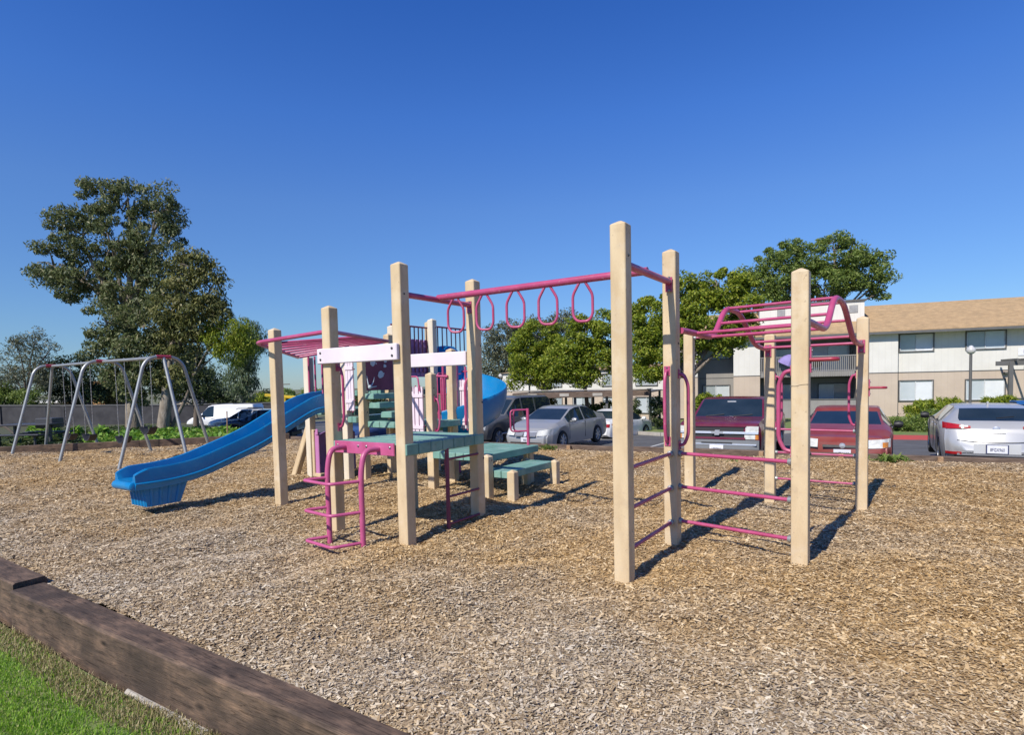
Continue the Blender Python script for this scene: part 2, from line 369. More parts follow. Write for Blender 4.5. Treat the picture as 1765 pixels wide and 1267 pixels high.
M['shingle'] = shingle()
M['wall_block'] = basic('grey_block_wall', (.05, .048, .052), .9, (.036, .035, .039), 1.5, bmp=.3)  # base darkened: tree shade is put into the wall colour
M['wood_new'] = basic('raw_plywood', (.52, .30, .11), .7, (.45, .25, .09), 3)
M['roof_grey'] = basic('grey_roofing', (.16, .165, .18), .8)
M['cream'] = basic('cream_stucco', (.46, .38, .28), .85)
M['white_wall'] = basic('white_stucco', (.68, .66, .61), .85, (.62, .6, .55), 1)
M['yellow'] = basic('yellow_paint', (.62, .42, .02), .5)
M['bin'] = basic('blue_bin_plastic', (.012, .09, .30), .45)
M['globe'] = basic('lamp_globe', (.55, .54, .52), .25, (.45, .44, .42), 6)
M['seashell'] = basic('pale_mural_paint', (.55, .62, .66), .6)
M['lav_umbrella'] = basic('lavender_fabric', (.27, .22, .47), .8, (.23, .18, .40), 4)
# EOF-PART1

# ------------------------------------------------------------------ terrain
_T = np.random.default_rng(5).random((256, 256))
def vn(x, y):
    x = np.asarray(x, float); y = np.asarray(y, float)
    xi = np.floor(x).astype(int); yi = np.floor(y).astype(int); fx = x - xi; fy = y - yi
    fx = fx * fx * (3 - 2 * fx); fy = fy * fy * (3 - 2 * fy)
    g = lambda a, b: _T[a % 256, b % 256]
    return (g(xi, yi) * (1 - fx) + g(xi + 1, yi) * fx) * (1 - fy) + (g(xi, yi + 1) * (1 - fx) + g(xi + 1, yi + 1) * fx) * fy - .5
def hgt(x, y):
    near = np.clip((np.asarray(y) * .8325 + np.asarray(x) * .554 - 1.95) / 1.0, 0, 1)
    h = .10 * vn(x * .9 + 7, y * .9) + .085 * vn(x * 2.1, y * 2.1 + 3) + .035 * vn(x * 5.2, y * 5.2) + .012 * vn(x * 11, y * 11)
    X_ = np.asarray(x, float); Y_ = np.asarray(y, float)
    db = np.minimum(-((X_ + 6.9) * .4584 + (Y_ - 18.2) * .8887), -((X_ + 6.9) * -.3277 + (Y_ - 18.2) * .9448)); f = np.clip(db / .9, 0, 1)
    f = f * f * (3 - 2 * f)
    return (h * (.35 + .65 * near) - .02 * (1 - near)) * (.25 + .75 * f) - .055 * (1 - f)
POLY = [(-24, 12.3), (-13.9, 15.75), (-6.9, 18.15), (8.86, 10.05), (19, 4.85), (19, -9.6), (-.46, 2.62), (-3.84, 4.82), (-24, 17.9)]
POLY = [(-24, 12.35), (-13.9, 15.8), (-6.9, 18.2), (8.86, 10.07), (20, 4.3), (20, -10.8), (-.46, 2.55), (-3.84, 4.74), (-4.71, 5.32), (-14, 11.5)]
def inside(x, y, poly=POLY):
    x = np.asarray(x); y = np.asarray(y); r = np.zeros(x.shape, bool); n = len(poly)
    for i in range(n):
        x1, y1 = poly[i]; x2, y2 = poly[(i + 1) % n]
        c = ((y1 > y) != (y2 > y)); xx = (x2 - x1) * (y - y1) / ((y2 - y1) if y2 != y1 else 1e-9) + x1
        r ^= c & (x < xx)
    return r
def LOT(x, y): return -.484 + .01256 * x - .01907 * y

def sheet(name, poly, mat, zf, kind='structure'):
    mb = MB(); mb.add([Vector((x, y, zf(x, y))) for x, y in poly], [tuple(range(len(poly)))])
    return tag(mb.build(name, mat, None, 0), kind=kind)
sheet('ground', [(-1500, -400), (1500, -400), (1500, 1500), (-1500, 1500)], M['earth'], lambda x, y: -2.9)
sheet('parking_lot', [(-60, 4), (60, -20), (75, 60), (-60, 60)], M['asphalt'], LOT)
# bark area: fine height field
def bark():
    st = .11; xs = np.arange(-20, 14, st); ys = np.arange(-4, 18.6, st)
    X, Y = np.meshgrid(xs, ys, indexing='ij'); Zg = hgt(X, Y); n = len(ys)
    ok = inside(X + st / 2, Y + st / 2)[:-1, :-1]
    idx = np.arange(len(xs) * n).reshape(len(xs), n)
    q = np.stack([idx[:-1, :-1], idx[1:, :-1], idx[1:, 1:], idx[:-1, 1:]], -1)[ok]
    me = bpy.data.meshes.new('bark_ground')
    vs = np.stack([X, Y, Zg], -1).reshape(-1, 3)
    used = np.unique(q); mp = np.full(len(vs), -1); mp[used] = np.arange(len(used)); q = mp[q]
    vs = vs[used]; me.vertices.add(len(vs)); me.vertices.foreach_set('co', vs.astype(np.float32).ravel())
    me.loops.add(q.size); me.loops.foreach_set('vertex_index', q.astype(np.int32).ravel())
    me.polygons.add(len(q)); me.polygons.foreach_set('loop_start', np.arange(0, q.size, 4, dtype=np.int32)); me.polygons.foreach_set('loop_total', np.full(len(q), 4, dtype=np.int32))
    me.update(calc_edges=True); me.shade_smooth(); me.materials.append(M['bark'])
    o = link(bpy.data.objects.new('bark_ground', me)); tag(o, kind='structure')
bark()
mb = MB()
for i in range(len(POLY)):
    a = POLY[i]; b = POLY[(i + 1) % len(POLY)]
    if i in (1, 2, 3): mb.add([(a[0], a[1], -.06), (b[0], b[1], -.06), (b[0], b[1], -1.6), (a[0], a[1], -1.6)], [(0, 1, 2, 3)])
tag(mb.build('bark_bank', M['concrete'], None, 0), kind='structure')
# real wood chips over the visible part of the bark
def chips():
    P = []
    def band(d0, d1, dens, L):
        x0, x1 = -.95 * d1 - 1.2, .95 * d1 + 1.2; area = (x1 - x0) * (d1 - d0); k = int(area * dens)
        x = rng.uniform(x0, x1, k); y = rng.uniform(d0, d1, k); keep = (np.abs(x) < .93 * y + 1.6) & inside(x, y)
        x = x[keep]; y = y[keep]; P.append((x, y, np.full(len(x), L)))
    band(1.6, 3.6, 13000, .0235); band(3.6, 5.5, 8500, .0255); band(5.5, 8, 4600, .030); band(8, 12, 2000, .040); band(12, 18.4, 700, .058)
    x = np.concatenate([p[0] for p in P]); y = np.concatenate([p[1] for p in P]); L = np.concatenate([p[2] for p in P]); n = len(x)
    L = L * rng.lognormal(0, .42, n); L = np.minimum(L * .86, .10); wd = np.minimum(L * rng.uniform(.2, .5, n), .017); th = rng.uniform(0, 2 * np.pi, n)
    ti = rng.normal(0, .20, n); ro = rng.normal(0, .30, n)
    d = np.stack([np.cos(th) * np.cos(ti), np.sin(th) * np.cos(ti), np.sin(ti)], -1)
    s0 = np.stack([-np.sin(th), np.cos(th), np.zeros(n)], -1); up_ = np.cross(d, s0)
    s = s0 * np.cos(ro)[:, None] + up_ * np.sin(ro)[:, None]
    c = np.stack([x, y, hgt(x, y) + rng.uniform(0.001, .016, n)], -1)
    d = d * (L / 2)[:, None]; s = s * (wd / 2)[:, None]; k = rng.uniform(.45, 1.0, (n, 1)); j = rng.uniform(-.6, .6, (n, 1))
    v = np.stack([c - d - s * k, c + d * .8 - s + s * j * .3, c + d + s * k * .6, c - d * .85 + s], 1).reshape(-1, 3)
    o = np_mesh('bark_chips', v, 4, M['chip']); tag(o, kind='stuff')
chips()

# ------------------------------------------------------------------ timber edging
def timber(name, label, p0, p1, width, z0, z1, mat, group, q0=None, q1=None):
    p0 = Vector((*p0, 0)); p1 = Vector((*p1, 0)); d = (p1 - p0).normalized(); s = Vector((d.y, -d.x, 0))
    L = (p1 - p0).length; b = .014
    w0 = w1 = width
    if isinstance(width, tuple): w0, w1 = width
    mb = MB(); n = 14; rows = []
    for i in range(n + 1):
        t = i / n; wv = w0 + (w1 - w0) * t; wob = .004 * math.sin(i * 2.1) + .003 * math.sin(i * 5.3)
        x = L * t; prof = [(0, z0), (wv, z0), (wv + wob, z1 - b), (wv - b + wob, z1 + wob * .4), (b, z1 - wob * .4), (0, z1 - b)]
        rows.append([Vector((x, -y, z)) for y, z in prof])
    vs = [p for r_ in rows for p in r_]; m_ = 6; fs = [tuple(range(m_ - 1, -1, -1)), tuple(n * m_ + k for k in range(m_))]
    for i in range(n):
        for k in range(m_):
            k2 = (k + 1) % m_; fs.append((i * m_ + k, i * m_ + k2, (i + 1) * m_ + k2, (i + 1) * m_ + k))
    mb.add(vs, fs); o = mb.build(name, mat, None, 25)
    o.location = p0; o.rotation_euler = (0, 0, math.atan2(d.y, d.x))
    return tag(o, label, 'timber', group)
timber('edging_timber', 'long dark stained edging timber in the foreground between lawn and bark', (-3.80, 4.665), (.75, 1.70), (.235, .13), -.34, .045, M['timber'], 'timbers along the lawn edge')
timber('edging_timber', 'dark edging timber at the left frame edge, butted against the longer foreground one', (-8.4, 7.80), (-3.87, 4.76), .23, -.34, .066, M['timber'], 'timbers along the lawn edge')
# far border boards with stakes
def border(pts, z1, cnt, lab, group, dz=.0, width=.10, hh=.14):
    for i in range(len(pts) - 1):
        a = Vector((*pts[i], 0)); b = Vector((*pts[i + 1], 0))
        for k in range(cnt[i]):
            p = a.lerp(b, k / cnt[i]); q = a.lerp(b, (k + 1) / cnt[i]) - (b - a).normalized() * .012
            timber('border_board', lab(p, q), p.xy, q.xy, width, -.12, z1 + (.006 if k % 2 else 0), M['timber_grey'] if i or dz else M['timber'], group)
def bl(p, q):
    mid = (p + q) / 2; px = 882 + mid.x / mid.y * 1008
    if px < 200: return 'dark border board behind the swings at the far left'
    if px < 420: return 'dark border board in front of the bright green groundcover'
    if px < 700: return 'border board behind the blue straight slide'
    if px < 980: return 'weathered border board in front of the silver sedan'
    if px < 1180: return 'weathered border board below the empty grey asphalt'
    if px < 1400: return 'weathered border board in front of the maroon pickup'
    if px < 1560: return 'weathered border board in front of the faded red sedan'
    return 'weathered border board in front of the silver hatchback at the right edge'
border([(-14.6, 15.55), (-6.95, 18.2)], .16, [2], bl, 'boards around the bark area')
border([(-6.85, 18.2), (8.86, 10.07), (12.5, 8.19)], .07, [5, 1], bl, 'boards around the bark area', dz=1)
for px, lab in ((499, 'wooden stake holding the border behind the leaning brace'), (985, 'wooden stake holding the border board before the silver sedan'), (1313, 'wooden stake behind the far wave ladder post'), (1449, 'pale wooden stake below the plate of the faded red sedan'), (1618, 'pale wooden stake at the border before the silver hatchback')):
    d = ray(px, 785); P0 = Vector((-6.85, 18.2, 0)); D = Vector((8.86 + 6.85, 10.07 - 18.2, 0)).normalized(); n = Vector((-D.y, D.x, 0))
    t = (P0).dot(n) / d.dot(n); p = d * t; p.z = 0; p -= n * (-.10 if n.y < 0 else .16)
    mb = MB(); mb.rbox((p.x, p.y, -.06), .09, .09, .26, D, n, Z, .008)
    tag(mb.build('border_stake', M['stump']), lab, 'stake', 'stakes along the far border')

# ------------------------------------------------------------------ lawn in the foreground corner
sheet('lawn', [(-14, 11.1), (-8.6, 7.66), (-3.99, 4.50), (-.70, 2.36), (4, -.6), (4, -8), (-14, -8)], M['lawn'], lambda x, y: -.262)
def blades():
    def mk(n, xr, yr, hmin, hmax, mat, edge):
        x = rng.uniform(*xr, n); y = rng.uniform(*yr, n)
        e = (x * .53 + y * .848); lim = 1.70 + .03 * np.sin(x * 3)        # outer face of the timber
        k = (e < lim - (.02 if edge else .05)) & (e > lim - .22 if edge else e < lim - .04)
        if not edge:
            fade = np.clip((lim - e - .03) / .42, 0, 1); k &= rng.random(n) < (.12 + .88 * fade ** 1.3) * np.clip(.6 + 1.4 * vn(x * 6, y * 6) + .5, .4, 1)
        x = x[k]; y = y[k]; m_ = len(x); h = rng.uniform(hmin, hmax, m_); th = rng.uniform(0, 2 * np.pi, m_); ln = rng.normal(0, .85, m_) if not edge else rng.normal(0, 1.1, m_)
        b = np.stack([x, y, np.full(m_, -.268)], -1); wv = rng.uniform(.0016, .0034, m_)[:, None]
        sd = np.stack([np.cos(th), np.sin(th), np.zeros(m_)], -1); ld = np.stack([-np.sin(th), np.cos(th), np.zeros(m_)], -1)
        t = b + ld * (h * np.sin(ln))[:, None] + np.array([0, 0, 1]) * (h * np.abs(np.cos(ln)))[:, None]
        mid = b + (t - b) * .55 + np.array([0, 0, 1]) * (h * .14)[:, None]
        return np.stack([b - sd * wv, b + sd * wv, mid + sd * wv * .8, mid - sd * wv * .8, mid - sd * wv * .8, mid + sd * wv * .8, t + sd * wv * .15, t - sd * wv * .15], 1).reshape(-1, 3)
    g = mk(210000, (-4.6, -.6), (1.9, 5.0), .018, .046, None, False)
    tag(np_mesh('grass', g, 4, M['blade']), kind='stuff')
    s = mk(150000, (-4.6, -.6), (1.9, 5.0), .018, .055, None, True)
    tag(np_mesh('dry_grass', s, 4, M['straw']), kind='stuff')
blades()
mb = MB(); a = G(212, 1186, -.25); b = G(345, 1268, -.25); s = Vector((.53, .848, 0))
mb.rbox((a + b) / 2 + Vector((0.03, 0.05, -.052)), (b - a).length, .13, .085, (b - a).normalized(), s, Z, .02)
tag(mb.build('concrete_footing', M['concrete']), kind='structure')

# ------------------------------------------------------------------ play structure
PLAY = thing('play_structure', 'large playground set of tan posts with blue slides, green decks and pink bars', 'play set', (O3.x, O3.y, 0))
PW = .128
def post_mesh(mb, x, y, z0, z1, wd=PW, ax=U, ay=V, cap=.03):
    h = wd / 2; b = .016; c = Vector((x, y, 0)); pr = []
    for sx, sy in ((1, 1), (-1, 1), (-1, -1), (1, -1)):
        pts = [(h - b, h), (h - b * .3, h - b * .3), (h, h - b)] if sx * sy > 0 else [(h, h - b), (h - b * .3, h - b * .3), (h - b, h)]
        if (sx, sy) == (1, 1): pts = [(h, h - b), (h - b * .3, h - b * .3), (h - b, h)]
        elif (sx, sy) == (-1, 1): pts = [(-h + b, h), (-h + b * .3, h - b * .3), (-h, h - b)]
        elif (sx, sy) == (-1, -1): pts = [(-h, -h + b), (-h + b * .3, -h + b * .3), (-h + b, -h)]
        else: pts = [(h - b, -h), (h - b * .3, -h + b * .3), (h, -h + b)]
        pr += pts
    n = len(pr); vs = []
    for z, k in ((z0, 1), (z1 - cap - .008, 1), (z1 - cap, .93), (z1 - .006, .25)):
        vs += [c + ax * (p[0] * k) + ay * (p[1] * k) + Z * z for p in pr]
    vs.append(c + Z * z1); fs = [tuple(range(n - 1, -1, -1))]
    for q in range(3):
        for i in range(n): j = (i + 1) % n; fs.append((q * n + i, q * n + j, (q + 1) * n + j, (q + 1) * n + i))
    for i in range(n): fs.append((3 * n + i, 3 * n + (i + 1) % n, 4 * n))
    mb.add(vs, fs)
def bolt_at(mb, p, n, r=.011, t=.008): mb.lathe([(.0005, t), (r * .6, t), (r, t * .5), (r, -.004)], p, n, 8)
def post(a, b, z1, mat='post', z0=-.25, wd=PW, label=None):
    mb = MB(); p = W(a, b); post_mesh(mb, p.x, p.y, z0, z1, wd)
    o = mb.build('post', M[mat], PLAY, 40)
    if label: o['label'] = label
    return o
H = PW / 2
posts = {'p1': (-2.94, .66, 2.37), 'p2': (-1.10, .06, 2.44), 'p3': (-.06, .06, 2.765), 'p4': (-.06, 1.22, 2.755), 'p5': (2.22, .06, 2.765), 'p6': (2.21, 1.24, 2.765),
         'p7': (3.32, 1.02, 2.42), 'p8': (3.60, 4.00, 2.27), 'p9': (2.57, 4.06, 2.14), 'p10': (1.56, 3.95, 2.21), 'pb': (-1.10, 1.22, .99)}
for k, (a, b, z) in posts.items(): post(a, b, z)
post(-1.90, 2.55, 1.76); post(-.75, 2.36, .60); post(-2.14, 3.33, 2.16); post(-.98, 3.80, .58)
post(-4.60, 2.43, 2.12, 'post_pale'); post(-3.63, 2.42, 2.39, 'post_pale'); post(-3.30, 2.48, 2.2); post(-3.36, 3.14, 2.47)
post(-3.36, 4.20, 2.76); post(-3.22, 4.12, 2.79, 'post_pale'); post(-3.42, 3.30, 2.63, 'post_pale')
for (a, b, zs) in ((3.384, 1.05, (.62, .95, 1.25, 1.85)), (2.274, 1.22, (1.9,)), (.004, 1.24, (.72, 1.36, 2.0)), (-1.836, 2.52, (.62, 1.42, 1.52)), (1.624, 3.93, (1.45, 1.7)), (-3.236, 2.48, (1.15, 1.45, 1.9)), (-3.156, 4.12, (2.62,)), (-.686, 2.36, (.52,)), (.004, .03, (2.45,)), (2.284, .03, (2.5,))):
    for z in zs: mb = MB(); bolt_at(mb, W(a, b + .02, z), U, .011); mb.build('bolt', M['dark_metal'], PLAY)
mb = MB(); mb.tube(smooth_path([W(3.25, .9545, 1.50), W(3.29, .9545, 1.495), W(3.33, .9545, 1.505), W(3.384, .9545, 1.51)], 4), .0016, 5); mb.build('post_crack', M['twig'], PLAY)
# leaning brace under the slide
mb = MB(); a = W(-5.02, 2.35, -.1); b = W(-4.66, 2.5, .98); d = (b - a).normalized(); mb.rbox((a + b) / 2, (b - a).length, .115, .115, d, (V - d * V.dot(d)).normalized(), d.cross(V).normalized(), .012)
mb.build('slide_brace', M['post'], PLAY)

def pipe(name, pts, r, mat='pink', n=12, parent=None, rnd=.05, caps=True):
    mb = MB(); mb.tube(fillet(pts, rnd) if rnd else pts, r, n); return mb.build(name, M[mat], parent or PLAY, 50)
# decks (planks stay in the part)
def deck(name, u0, u1, v0, v1, z, th=.11, planks=6, along='v', gap=.008, mat='mint', parent=None):
    mb = MB(); span = (u1 - u0) if along == 'v' else (v1 - v0)
    for i in range(planks):
        s0 = i / planks; s1 = (i + 1) / planks
        if along == 'v': c = W((u0 + (s0 + s1) / 2 * span), (v0 + v1) / 2, z - th / 2); mb.rbox(c, v1 - v0, span / planks - gap, th, V, -U, Z, .008)
        else: c = W((u0 + u1) / 2, v0 + (s0 + s1) / 2 * span, z - th / 2); mb.rbox(c, u1 - u0, span / planks - gap, th, U, V, Z, .008)
    return mb.build(name, M[mat], parent or PLAY)
deck('deck', -1.06, .015, .0, 1.27, 1.0, .115, 7, 'u')
mb = MB(); mb.rbox(W(-.55, -.022, .945), .86, .022, .125, U, V, Z, .004); fas = mb.build('deck_fascia', M['mauve'], PLAY)
def bolts(parent, pts, n, r=.012, mat='bolt'):
    for p in pts: mb = MB(); bolt_at(mb, p, n, r); mb.build('bolt', M[mat], parent)
bolts(fas, [W(a, -.034, .965) for a in (-.93, -.62, -.5, -.17)], -V, .013)
# crossbeams
def beam(u0, u1, v, z0, z1, bolted):
    mb = MB(); mb.rbox(W((u0 + u1) / 2, v, (z0 + z1) / 2), u1 - u0, .045, z1 - z0, U, V, Z, .008); o = mb.build('crossbeam', M['white_plastic'], PLAY)
    if bolted:
        bolts(o, [W(a, v - .024, z) for a in (u0 + .06, u1 - .06) for z in (z0 + .045, z1 - .045)], -V, .013, 'dark_metal')
beam(-1.19, -.02, -.03, 1.815, 1.975, True); beam(-1.03, -.13, 1.17, 1.785, 1.945, False)
# loop ladder at the front of the deck
for a in (-.82, -.33):
    pipe('ladder_upright', [W(a, -.03, .945), W(a, -.22, .95), W(a, -.27, .74), W(a, -.27, -.2)], .027, 'mauve', 14, rnd=.17)
for z in (.06, .36, .66):
    pipe('ladder_rung', [W(-.82, -.27, z), W(-.92, -.49, z), W(-.45, -.55, z), W(-.33, -.27, z)], .016, 'mauve', 10, rnd=.06)
# lower dark ladder under the right side of the deck
pipe('ladder_upright', [W(.0, .62, .90), W(.0, .62, -.15)], .022, 'burgundy', 10, rnd=0)
for z in (.09, .38, .78): pipe('ladder_rung', [W(.0, .62, z), W(.0, 1.16, z)], .014, 'burgundy', 8, rnd=0)
# crossbars and ring beam
def flange(mb, c, n, s, wd=.062, hh=.13): mb.box(c, .012, wd, hh, n, s, Z)
for a, ua in (('p3', -.06), ('p5', 2.22)):
    o = pipe('crossbar', [W(ua, .12, 2.455), W(ua, 1.16, 2.455)], .03, 'pink', 14, rnd=0)
    for vv in (1.152, .129): mb = MB(); flange(mb, W(ua, vv, 2.43), V, U); mb.build('bracket', M['pink'], o)
    bolts(o, [W(ua + .005, 1.146, z) for z in (2.375, 2.49)], -V, .012)
rb = pipe('ring_beam', [W(-.06, .62, 2.475), W(2.22, .62, 2.475)], .033, 'pink', 16, rnd=0)
for i, a in enumerate([(pv(px_, 528, .62) - O3).dot(U) for px_ in (785, 835, 888, 944, 1004)]):
    q = [W(a - .004, .60, 2.45), W(a + .02, .53, 2.33), W(a + .02, .52, 2.17), W(a + .02, .55, 2.115), W(a + .02, .69, 2.115), W(a + .02, .74, 2.17), W(a + .02, .73, 2.33), W(a + .004, .645, 2.45)]
    q = [W(a - .028, .62, 2.452), W(a - .085, .60, 2.34), W(a - .085, .60, 2.16), W(a - .045, .60, 2.105), W(a + .05, .64, 2.105), W(a + .09, .64, 2.16), W(a + .09, .64, 2.34), W(a + .028, .62, 2.452)]
    mb = MB(); mb.tube(fillet(q, .035, 4), .0125, 10); mb.build('ring', M['pink'], rb, 50)
# side ladders
def rungs(a, b, zs, r=.0165):
    for z in zs:
        p = W(*a, z); q = W(*b, z + .0); o = pipe('rung', [p, q], r, 'pink', 12, rnd=0)
        d = (q - p).normalized()
        for e, s in ((p, 1), (q, -1)): mb = MB(); mb.lathe([(r, .032), (r + .011, .028), (r + .014, .006), (r + .014, 0)], e, d * s, 12); mb.build('rung_collar', M['steel'], o)
rungs((2.22, .124), (2.215, 1.176), (.245, .565, .885)); rungs((2.274, 1.235), (3.256, 1.03), (.255, .575, .885))
rungs((2.634, 4.056), (3.536, 4.004), (.26, .60, .90), .0135); rungs((1.624, 3.955), (2.506, 4.055), (2.13,), .0135)
# wave ladder
def wave(A, B, zz):
    out = []
    for s, z in zz:
        out.append(W(A[0] + (B[0] - A[0]) * s, A[1] + (B[1] - A[1]) * s, z))
    return out
def wz(s):
    return np.interp(s, WS, WZ)
WS = [0.0, .04, .30, .43, .60, .80, .93, 1.0]; WZ = [2.02, 2.02, 1.99, 2.33, 2.31, 1.96, 1.93, 1.93]
A1, B1 = (2.28, 1.30), (2.56, 3.99); A2, B2 = (3.33, 1.09), (3.59, 3.93)
for A, B in ((A1, B1), (A2, B2)):
    o = pipe('wave_rail', wave(A, B, list(zip(WS, WZ))), .029, 'pink', 14, rnd=.16)
    e = W(B[0], B[1], WZ[-1] - .02); mb = MB(); flange(mb, e - V * .004, V, U, .075, .15); mb.build('bracket', M['pink'], o)
    bolts(o, [e - V * .012 - Z * .05, e - V * .012 + Z * .055], -V, .013)
for s in (.12, .26, .36, .46, .58, .69, .78, .90):
    z = wz(s); p = wave(A1, B1, [(s, z)])[0]; q = wave(A2, B2, [(s, z)])[0]; d = (q - p).normalized()
    pipe('rung', [p, q], .0155, 'pink', 12, rnd=0)
# vertical grab handles
def handle(p, n, z0, z1, out=.085, side=Vector((0, 0, 0)), r=.0145, mat='pink'):
    p = Vector(p); q = [p + n * .004 + Z * (z1), p + n * out * .55 + Z * (z1 - .01) + side * .3, p + n * out + side + Z * (z1 - .10), p + n * out + side + Z * (z0 + .10), p + n * out * .55 + Z * (z0 + .01) + side * .3, p + n * .004 + Z * z0]
    mb = MB(); mb.tube(fillet(q, .06, 5), r, 10); o = mb.build('handle', M[mat], PLAY, 50)
    s = Z.cross(n).normalized()
    for z in (z0, z1): mb = MB(); mb.box(p + n * .005 + Z * z, .008, .055, .085, n, s, Z); mb.build('bracket', M[mat], o)
    bolts(o, [p + n * .009 + Z * z for z in (z0 - .028, z1 + .028)], n, .009)
handle(W(-1.036, .09), U, 1.14, 1.78, .075); handle(W(-.124, .10), -U, 1.10, 1.68, .05)
handle(W(2.19, 1.176), -V, 1.0, 1.65, .075, r=.0155); handle(W(2.274, 1.25), U, .96, 1.62, .085, r=.0155)
handle(W(3.256, 1.03), -U, .97, 1.62, .10, r=.0165); handle(W(2.634, 4.06), U, .95, 1.58, .075); handle(W(3.536, 4.0), -U, .97, 1.58, .075)
handle(W(-1.836, 2.57), U, .87, 1.36, .07)
# flat triangular hand holds
for (a, b, z, L) in ((3.384, 1.04, 1.70, .17), (3.664, 4.0, 1.42, .15)):
    p = W(a, b, z); q = [p - V * .045, p + U * L - V * .06, p + U * (L + .03), p + U * L + V * .06, p + V * .045]
    mb = MB(); mb.tube(fillet(q, .03, 4), .015, 10); o = mb.build('hand_hold', M['red_paint'], PLAY, 50)
    mb = MB(); mb.box(p + U * .006, .012, .07, .20, U, V, Z); mb.build('bracket', M['pink'], o)
    bolts(o, [p + U * .012 + Z * .07, p + U * .012 - Z * .07], U, .011)
# overhead ladder between the left posts
LA = at(441, 591, 7.62); LB = at(566, 571, 6.75); LC = at(668, 588, 9.85); LD = at(514, 616, 9.95)
pipe('overhead_rail', [LD, LA + (LB - LA) * .0, LB, LC], .026, 'pink', 12, rnd=.16)
pipe('overhead_rail', [LD + (LC - LD) * .02, LC], .024, 'pink', 12, rnd=0)
for t in (.07, .19, .32, .46, .60, .74, .88): pipe('rung', [LA.lerp(LD, t), LB.lerp(LC, .42 + .58 * t)], .017, 'pink', 10, rnd=0)
mb = MB(); mb.box(W(-3.02, .70, 1.98), .012, .07, .26, U, V, Z); mb.build('bracket', M['mauve'], PLAY)
# straight slide
def slide():
    uc = -4.10; wd = .235; pr = [(-.95, .17), (-.60, .17), (-.25, .20), (.05, .27), (.45, .43), (1.0, .73), (1.55, 1.03), (1.95, 1.20), (2.35, 1.23), (2.52, 1.23)]
    pr = [(-.74, .43), (-.5, .43), (-.22, .445), (.08, .49), (.45, .60), (1.0, .79), (1.55, 1.05), (1.92, 1.21), (2.2, 1.25), (2.5, 1.25)]
    pts = smooth_path([Vector((v_, 0, z_)) for v_, z_ in pr], 8); rim = [0.17, 0.17]
    sec = [(-wd - .035, .02), (-wd - .03, .165), (-wd - .012, .185), (-wd + .012, .18), (-wd + .02, .15), (-wd + .045, .035), (-wd + .10, 0), (0, -.008), (wd - .10, 0), (wd - .045, .035), (wd - .02, .15), (wd - .012, .18), (wd + .012, .185), (wd + .03, .165), (wd + .036, .012), (wd + .052, .0), (wd + .052, -.014), (wd + .034, -.03), (wd + .022, -.085), (0, -.085), (-wd - .022, -.085), (-wd - .035, -.035)]
    vs = []; n = len(sec)
    for i, p in enumerate(pts):
        a = pts[min(i + 1, len(pts) - 1)] - pts[max(i - 1, 0)]; t = a.normalized(); nn = Vector((-t.z, 0, t.x)); fr = i / (len(pts) - 1)
        k = min(1.0, .62 + i * .07) if i < 6 else 1.0
        hz = 1.0 + (.45 * max(0, (fr - .75)) / .25)
        for s, h in sec:
            hh = h * (k if h > .1 else 1) * (hz if h > .1 else 1)
            q = p + nn * hh; vs.append(W(uc + s, q.x, q.z))
    fs = [tuple(range(n)), tuple((len(pts) - 1) * n + k for k in range(n - 1, -1, -1))]
    for i in range(len(pts) - 1):
        for k in range(n): k2 = (k + 1) % n; fs.append((i * n + k, (i + 1) * n + k, (i + 1) * n + k2, i * n + k2))
    mb = MB(); mb.add(vs, fs)
    # rounded lip at the lower end
    c = W(uc, -.745, .395); mb.tube([c - U * (wd + .02), c - U * wd, c + U * wd, c + U * (wd + .02)], [.03, .055, .055, .03], 12)
    o = mb.build('slide', M['blue'], PLAY, 40)
    mb = MB(); zt, zb = .38, .11
    for s in (-1,):
        A = [W(uc - .21, -.62, zt), W(uc + .21, -.62, zt), W(uc + .21, -.06, zt + .04), W(uc - .21, -.06, zt + .04)]
        B = [W(uc - .20, -.59, zb), W(uc + .20, -.59, zb), W(uc + .20, -.18, zb), W(uc - .20, -.18, zb)]
        mb.hexa(B + A)
    for k in range(5): mb.tube([W(uc - .16 + k * .08, -.615, zt), W(uc - .16 + k * .08, -.585, zb + .01)], .022, 8)
    for k in range(4): mb.tube([W(uc + .205, -.54 + k * .12, zt), W(uc + .195, -.53 + k * .10, zb + .01)], .022, 8)
    mb.build('slide_foot', M['blue'], o, 40)
slide()
# slide hood: burgundy board with pink bars
mb = MB(); mb.rbox(W(-4.37, 2.72, 1.72), .03, .34, 1.0, U, V, Z, .006); mb.rbox(W(-4.22, 2.82, 1.55), .03, .25, .55, U, V, Z, .02); mb.build('slide_hood', M['burgundy'], PLAY)
for a, b in ((-4.52, 2.38), (-4.38, 2.40), (-4.22, 2.42)): pipe('hood_bar', [W(a, b, 1.18), W(a, b, 2.1)], .016, 'pink', 10, rnd=0)
